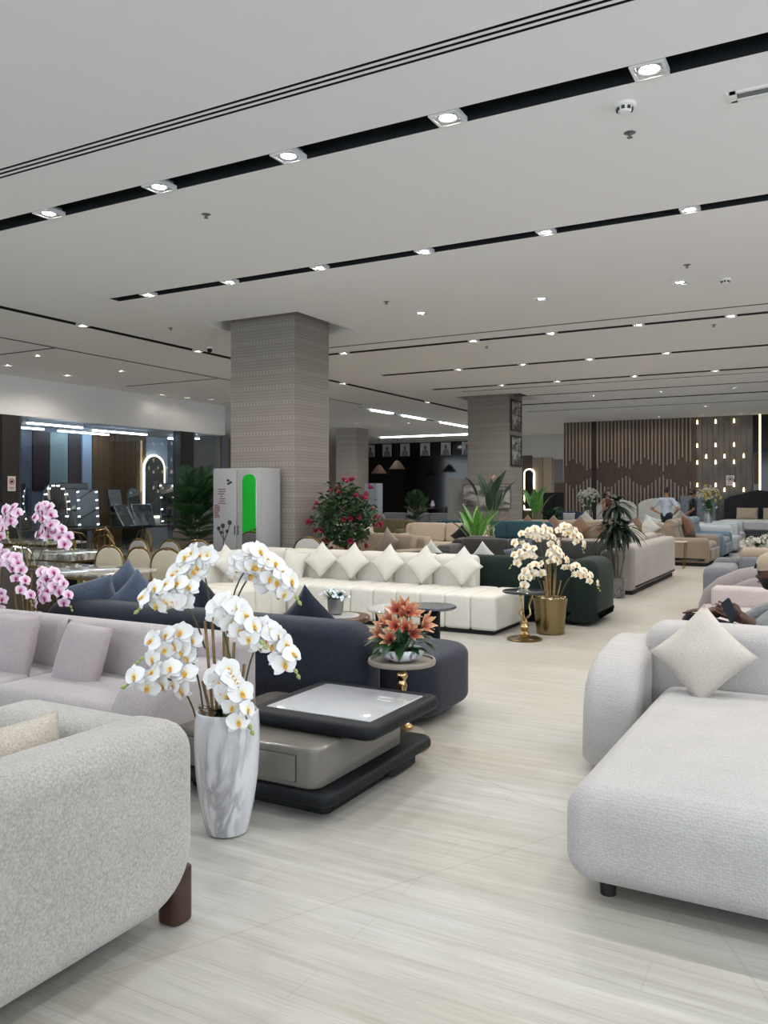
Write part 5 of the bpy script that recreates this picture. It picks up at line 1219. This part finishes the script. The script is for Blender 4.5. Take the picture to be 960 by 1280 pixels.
t = thing('console_table', 'dark console against the glossy black wall', 'table', (-16.4, 36.6, 0)); part('top', box(-1.6, 1.6, -.25, .25, .85, .9), plain('dark_top', '', .3), t, smooth=False)
for s in (-1, 1): part('leg', box(s*1.5-.04, s*1.5+.04, -.22, .22, 0, .85), plain('dark_top', '', .3), t, smooth=False)
for k, x in enumerate((-17.5, -16.3, -15.3)):
    t = thing('vase', 'pale vase on the dark console, %s from the left' % ORD[k], 'vase', (x, 36.6, .9), 0, 'vases on the far console'); part('body', lathe([(.06, 0), (.12, .08), (.1, .22), (.05, .32), (.06, .36)], 16), plain('vase_white', '#c9c7c4', .25), t); part('rim', lathe([(.06, .355), (.066, .365), (.05, .37)], 16), GOLDD, t)

# ================================================================ PEOPLE
def capsule(a, b, ra, rb, n=12):
    a, b = Vector(a), Vector(b); d = b-a; L = d.length; q = d.normalized().to_track_quat('Z', 'Y').to_matrix().to_4x4() if L > 1e-6 else Matrix.Identity(4)
    pr = [(max(.0005, ra*math.cos(t)), ra*math.sin(t)) for t in [-PI/2+PI/2*i/5 for i in range(6)]] + [(max(.0005, rb*math.cos(t)), L+rb*math.sin(t)) for t in [PI/2*i/5 for i in range(6)]]
    return xf(lathe(pr, n), Matrix.Translation(a) @ q)
def hand_caps(w, d, nrm, side, k=0, curl=.4, s=1.):
    """palm and five fingers from wrist w along d; nrm = back of the hand; side = thumb side"""
    w, d, nrm, side = Vector(w), Vector(d).normalized(), Vector(nrm).normalized(), Vector(side).normalized(); C = []
    for i, (o, L) in enumerate(((.035, .042), (.012, .048), (-.012, .044), (-.034, .034))):
        p0 = w + side*o*.7*s; p1 = w + side*o*s + d*.085*s
        C.append((p0, p1, .016*s, .0125*s, k))
        dd = d; p = p1
        for j, f in enumerate((1., .75, .55)):
            dd = (dd - nrm*curl*(.6+.3*j)).normalized(); q = p + dd*L*f*s; C.append((p, q, (.0088-.0008*j)*s, (.0082-.0008*j)*s, k)); p = q
    t0 = w + side*.03*s + d*.025*s; t1 = t0 + (side*.7+d*.7-nrm*.2)*.04*s; t2 = t1 + (side*.1+d*.95-nrm*.4)*.034*s
    C += [(t0, t1, .014*s, .011*s, k), (t1, t2, .011*s, .009*s, k)]
    return C
def body(name, caps, mats, voxel, parent, smooth=4):
    """capsules fused into one continuous surface; each face takes the material of the nearest limb"""
    vf = join(*[capsule(a, b, ra, rb) for a, b, ra, rb, _ in caps])
    tmp = place('tmp_body', mesh_of('tmp_body', *vf, mats[0], True, None))
    m = tmp.modifiers.new('r', 'REMESH'); m.mode = 'VOXEL'; m.voxel_size = voxel
    s = tmp.modifiers.new('s', 'SMOOTH'); s.factor = .5; s.iterations = smooth
    dg = bpy.context.evaluated_depsgraph_get(); ev = tmp.evaluated_get(dg); me = bpy.data.meshes.new_from_object(ev)
    bpy.data.objects.remove(tmp); me.materials.clear()
    for q in mats: me.materials.append(q)
    CP = [(Vector(a), Vector(b)-Vector(a), ra, rb, k) for a, b, ra, rb, k in caps]
    idx = []
    for p in me.polygons:
        c = p.center; best = 9; bk = 0
        for a, d, ra, rb, k in CP:
            L2 = d.length_squared; u = max(0, min(1, (c-a).dot(d)/L2)) if L2 else 0
            q = (c-a-d*u).length - (ra+(rb-ra)*u)
            if q < best: best = q; bk = k
        idx.append(bk)
    me.polygons.foreach_set('material_index', idx); me.polygons.foreach_set('use_smooth', [True]*len(idx)); me.name = name
    return place(name, me, parent)
def head_vf(s=1., beard=False):
    """head looking along -y, centre at the ears"""
    V = []; Fc = []; nu, nv = 36, 28
    for j in range(nv+1):
        th = PI*j/nv
        for i in range(nu):
            ph = 2*PI*i/nu; x, y, z = math.sin(th)*math.sin(ph), -math.sin(th)*math.cos(ph), math.cos(th)
            f = max(0, -y); w = .074*(1-.28*max(0, -z)**1.5); X = w*x; Yv = (.095 if y > 0 else .088)*y*(1-.1*max(0, -z)*(y > 0)); Z = .118*z
            g = lambda zc, zs, xs: math.exp(-((z-zc)/zs)**2-(x/xs)**2)*(f > .2)
            Yv -= .024*g(-.17, .13, .15) + .006*g(.12, .1, .5) + .010*g(-.45, .07, .25) + .010*g(-.82, .12, .3) + (.006 if beard else 0)*g(-.7, .3, .7)
            Yv += .008*(math.exp(-((z-.0)/.1)**2-((abs(x)-.36)/.17)**2))*(f > .2)
            V.append((X*s, Yv*s, Z*s))
    for j in range(nv):
        for i in range(nu):
            k = (i+1) % nu; Fc.append((j*nu+i, (j+1)*nu+i, (j+1)*nu+k, j*nu+k))
    return V, Fc
def add_head(parent, loc, rz, tilt, skin, hair, hairstyle='short', beard=None, s=1.):
    M = Matrix.Translation(loc) @ Matrix.Rotation(rz, 4, 'Z') @ Matrix.Rotation(tilt, 4, 'X')
    vf = head_vf(s, beard is not None); fm = []
    for f in vf[1]:
        c = sum((Vector(vf[0][i]) for i in f), Vector())/len(f)
        fm.append(1 if beard and c.z < -.03*s and not (c.z > -.05*s and abs(c.x) < .03*s and c.y < -.09*s) and c.y < .03*s and not (abs(c.z+.052*s) < .008*s and abs(c.x) < .025*s) else 0)
    v, f = xf(vf, M); h = place('head', mesh_of('head', v, f, [skin, beard or skin], True, None, fm), parent)
    ew = mesh_of('eye', *lathe([(.0005, -.011*s), (.008*s, -.008*s), (.011*s, 0), (.008*s, .008*s), (.0005, .011*s)], 10), plain('eye_dark', '#241a15', .2))
    for sx in (-1, 1):
        place('eye', ew, h, M @ Vector((sx*.03*s, -.079*s, .0)))
        part('ear', xf(rprism(ellipse(.014*s, .03*s, 14), .012*s, .004*s, 2, 'x'), M @ Matrix.Translation((sx*.074*s-.006*s, .01*s, -.012*s))), skin, h)
        part('brow', xf(tube([(sx*.014*s, -.091*s, .018*s), (sx*.032*s, -.087*s, .024*s), (sx*.048*s, -.074*s, .018*s)], .0035*s, 5), M), hair, h)
    part('mouth', xf(tube([(-.022*s, -.088*s, -.056*s), (0, -.098*s, -.053*s), (.022*s, -.088*s, -.056*s)], .0045*s, 6), M), plain('lips', '#6b3b33', .5), h)
    if hairstyle:
        V, Fc = head_vf(s*1.07); keep = []
        lim = {'short': lambda c: c.z > .055*s or (c.y > -.01*s and c.z > -.05*s), 'long': lambda c: c.z > .06*s or c.y > -.02*s}[hairstyle]
        for q in Fc:
            c = sum((Vector(V[i]) for i in q), Vector())/len(q)
            if lim(c): keep.append(q)
        part('hair', xf((V, keep), M), hair, parent, angle=None)
        if hairstyle == 'long': part('hair_length', xf(rprism(ellipse(.085*s, .035*s, 20), .26*s, .025*s, 3), M @ Matrix.Translation((0, .065*s, -.25*s))), hair, parent)
    return M
HAIRB = plain('hair_black', '#14100e', .6)
SK1 = plain('skin_tan', '#8a5f48', .55); SK2 = plain('skin_deep', '#4a2d21', .5); SK3 = plain('skin_light', '#a97a60', .55)
def stander(label, loc, rz, H, top, bottom, skin, arms, hairstyle, sleeve=True, fem=False, beard=None):
    """standing figure facing -y; arms: list of (shoulder side, elbow, wrist, finger dir)"""
    t = thing('person', label, 'person', loc, rz); k = H/1.75; v = lambda x, y, z: (x*k, y*k, z*k)
    sw = .17 if fem else .2; mats = [skin, fabric('cloth_'+top, top, .92, 60, .15), fabric('cloth_'+bottom, bottom, .92, 60, .15), plain('shoe', '#1a1716', .5)]
    C = [(v(0, 0, .95), v(0, .0, 1.12), .135*k, .125*k, 1), (v(-.05, 0, .93), v(.05, 0, .93), .13*k, .13*k, 2), (v(0, 0, 1.12), v(0, .01, 1.32), .125*k, .13*k, 1), (v(-sw*.75, .01, 1.37), v(sw*.75, .01, 1.37), .085*k, .085*k, 1), (v(0, .01, 1.4), v(0, -.005, 1.53), .06*k, .052*k, 0), (v(-.06, 0, 1.25), v(.06, 0, 1.25), .12*k, .12*k, 1)]
    for s in (-1, 1):
        C += [(v(s*.085, 0, .9), v(s*.1, -.01, .5), .092*k, .066*k, 2), (v(s*.1, -.01, .5), v(s*.11, .02, .09), .062*k, .045*k, 2), (v(s*.11, .04, .05), v(s*.13, -.13, .035), .042*k, .035*k, 3)]
    for s, el, wr, fd in arms:
        sh = v(s*sw, .01, 1.385); e = Vector(v(*el)); w = Vector(v(*wr)); m_ = Vector(sh).lerp(e, .7)
        C += [(sh, m_, .062*k, .056*k, 1 if sleeve else 0), (m_, e, .046*k, .042*k, 0), (e, w, .041*k, .029*k, 0)] + hand_caps(w, fd, (s*.9, -.2, .3), (0, -1, .2), 0, .3, k)
    body('body', C, mats, .013, t, 3)
    add_head(t, v(0, -.02, 1.635), 0, rad(8), skin, HAIRB, hairstyle, beard, k*.98)
    return t
stander('standing man in a white t-shirt seen from behind, hands on hips', (-4.49, 25.1, 0), rad(160), 1.76, '#c3c9d2', '#2c2f38', SK3, [(-1, (-.42, .1, 1.12), (-.22, -.03, .98), (.6, -.6, -.3)), (1, (.42, .1, 1.12), (.22, -.03, .98), (-.6, -.6, -.3))], 'short')
stander('standing woman in a dark red sleeveless top looking at a phone', (-6.43, 26.0, 0), rad(70), 1.72, '#5a2320', '#1c1e2e', SK3, [(-1, (-.23, -.03, 1.1), (-.12, -.26, 1.2), (.3, -.8, .4)), (1, (.23, -.02, 1.1), (.1, -.26, 1.18), (-.3, -.8, .4))], 'long', False, True)
o = part('phone', rprism(rrect(.075, .15, .01, 2), .009, .002, 2, 'y'), BLACK, None, (-6.43+.36, 26.0-.12, 1.22), (rad(-35), 0, rad(70))); tag(o, 'black phone held by the standing woman', 'phone')
stander('standing bearded man in a black shirt at the right of the man in white', (-4.04, 26.9, 0), rad(-80), 1.74, '#1b1c1e', '#23242a', SK1, [(-1, (-.25, .02, 1.1), (-.24, -.2, .95), (.2, -.8, -.2)), (1, (.25, .02, 1.1), (.24, -.2, .95), (-.2, -.8, -.2))], 'short', True, False, HAIRB)

# --- seated man at the right edge, facing left
t = thing('person', 'seated man in a grey shirt and backwards beige cap using a phone', 'person', (-.35, 6.05, 0))
B = lambda x, y, z: Vector((x+.35, y-6.05, z))
SHIRT = fabric('shirt_grey', '#7d8080', .9, 70, .3); TROU = fabric('trousers_black', '#15161b', .9, 70, .2)
C = [(B(-.2, 6.02, .5), B(-.2, 6.18, .5), .125, .125, 2), (B(-.22, 6.1, .56), B(-.3, 6.08, .72), .14, .145, 1), (B(-.27, 6.02, .66), B(-.27, 6.16, .66), .125, .125, 1), (B(-.31, 5.94, .80), B(-.31, 6.2, .80), .082, .082, 1), (B(-.3, 6.07, .84), B(-.36, 6.05, .95), .062, .055, 0),
     (B(-.31, 5.91, .81), B(-.43, 5.83, .70), .074, .078, 1), (B(-.43, 5.83, .70), B(-.37, 5.80, .65), .07, .06, 1), (B(-.38, 5.81, .65), B(-.47, 5.82, .70), .05, .042, 0), (B(-.47, 5.82, .70), B(-.575, 5.83, .75), .041, .03, 0),
     (B(-.31, 6.24, .80), B(-.5, 6.22, .72), .072, .072, 1), (B(-.5, 6.22, .72), B(-.57, 6.16, .70), .064, .05, 1), (B(-.57, 6.16, .70), B(-.77, 6.0, .765), .04, .029, 0),
     (B(-.22, 5.99, .48), B(-.66, 5.88, .50), .092, .07, 2), (B(-.66, 5.88, .50), B(-.68, 5.9, .1), .066, .045, 2), (B(-.66, 5.9, .05), B(-.86, 5.88, .04), .042, .036, 3),
     (B(-.22, 6.2, .48), B(-.9, 5.98, .675), .092, .072, 2), (B(-.9, 5.98, .675), B(-1.08, 5.82, .36), .066, .045, 2), (B(-1.08, 5.8, .33), B(-1.2, 5.78, .42), .042, .036, 3)]
C += hand_caps(B(-.575, 5.83, .75), (-.75, .0, .35), (-.1, -.95, .3), (.35, .1, .9), 0, .35) + hand_caps(B(-.77, 6.0, .765), (-.95, -.25, .02), (-.05, -.1, 1), (.1, -1, 0), 0, .18)
body('body', C, [SK2, SHIRT, TROU, plain('shoe', '', .5)], .005, t, 3)
M = add_head(t, B(-.405, 6.04, 1.03), rad(-90), rad(4), SK2, HAIRB, None, HAIRB, 1.0)
CAP = fabric('cap_beige', '#a08f78', .9, 80, .3)
V, Fc = lathe([(.083, .0), (.084, .03), (.078, .065), (.055, .098), (.02, .112), (.001, .114)], 28, False)
capo = part('cap', xf(([(x*.98, y*1.2, z) for x, y, z in V], Fc), M @ Matrix.Translation((0, .004, .028)) @ Matrix.Rotation(rad(6), 4, 'X')), CAP, t)
part('cap_opening', xf(rprism(ellipse(.034, .02, 16), .012, .003, 2, 'y'), M @ Matrix.Translation((0, -.106, .055)) @ Matrix.Rotation(rad(-22), 4, 'X')), BLACKM, capo)
part('cap_brim', xf(rprism([(.075*math.cos(a), .11*math.sin(a)) for a in [PI*i/14 for i in range(15)]], .006, .002, 2), M @ Matrix.Translation((0, .08, .03)) @ Matrix.Rotation(rad(-12), 4, 'X')), CAP, capo)
part('watch', xf(tube([(.034*math.cos(a), .034*math.sin(a), 0) for a in [2*PI*i/18 for i in range(18)]], .011, 7, True), Matrix.Translation(B(-.745, 6.02, .757)) @ Vector((-.78, -.6, .25)).to_track_quat('Z', 'Y').to_matrix().to_4x4()), BLACK, t)
ph = part('phone', rprism(rrect(.078, .16, .012, 3), .009, .002, 2, 'y'), BLACK, None, (-.645, 5.79, .80), (rad(-18), rad(-42), rad(-25))); tag(ph, 'black phone in the hand of the seated man', 'phone')
part('screen', move(rprism(rrect(.07, .15, .008, 3), .001, .0003, 1, 'y'), 0, -.0008, 0), plain('screen_dark', '#20242c', .1), ph)
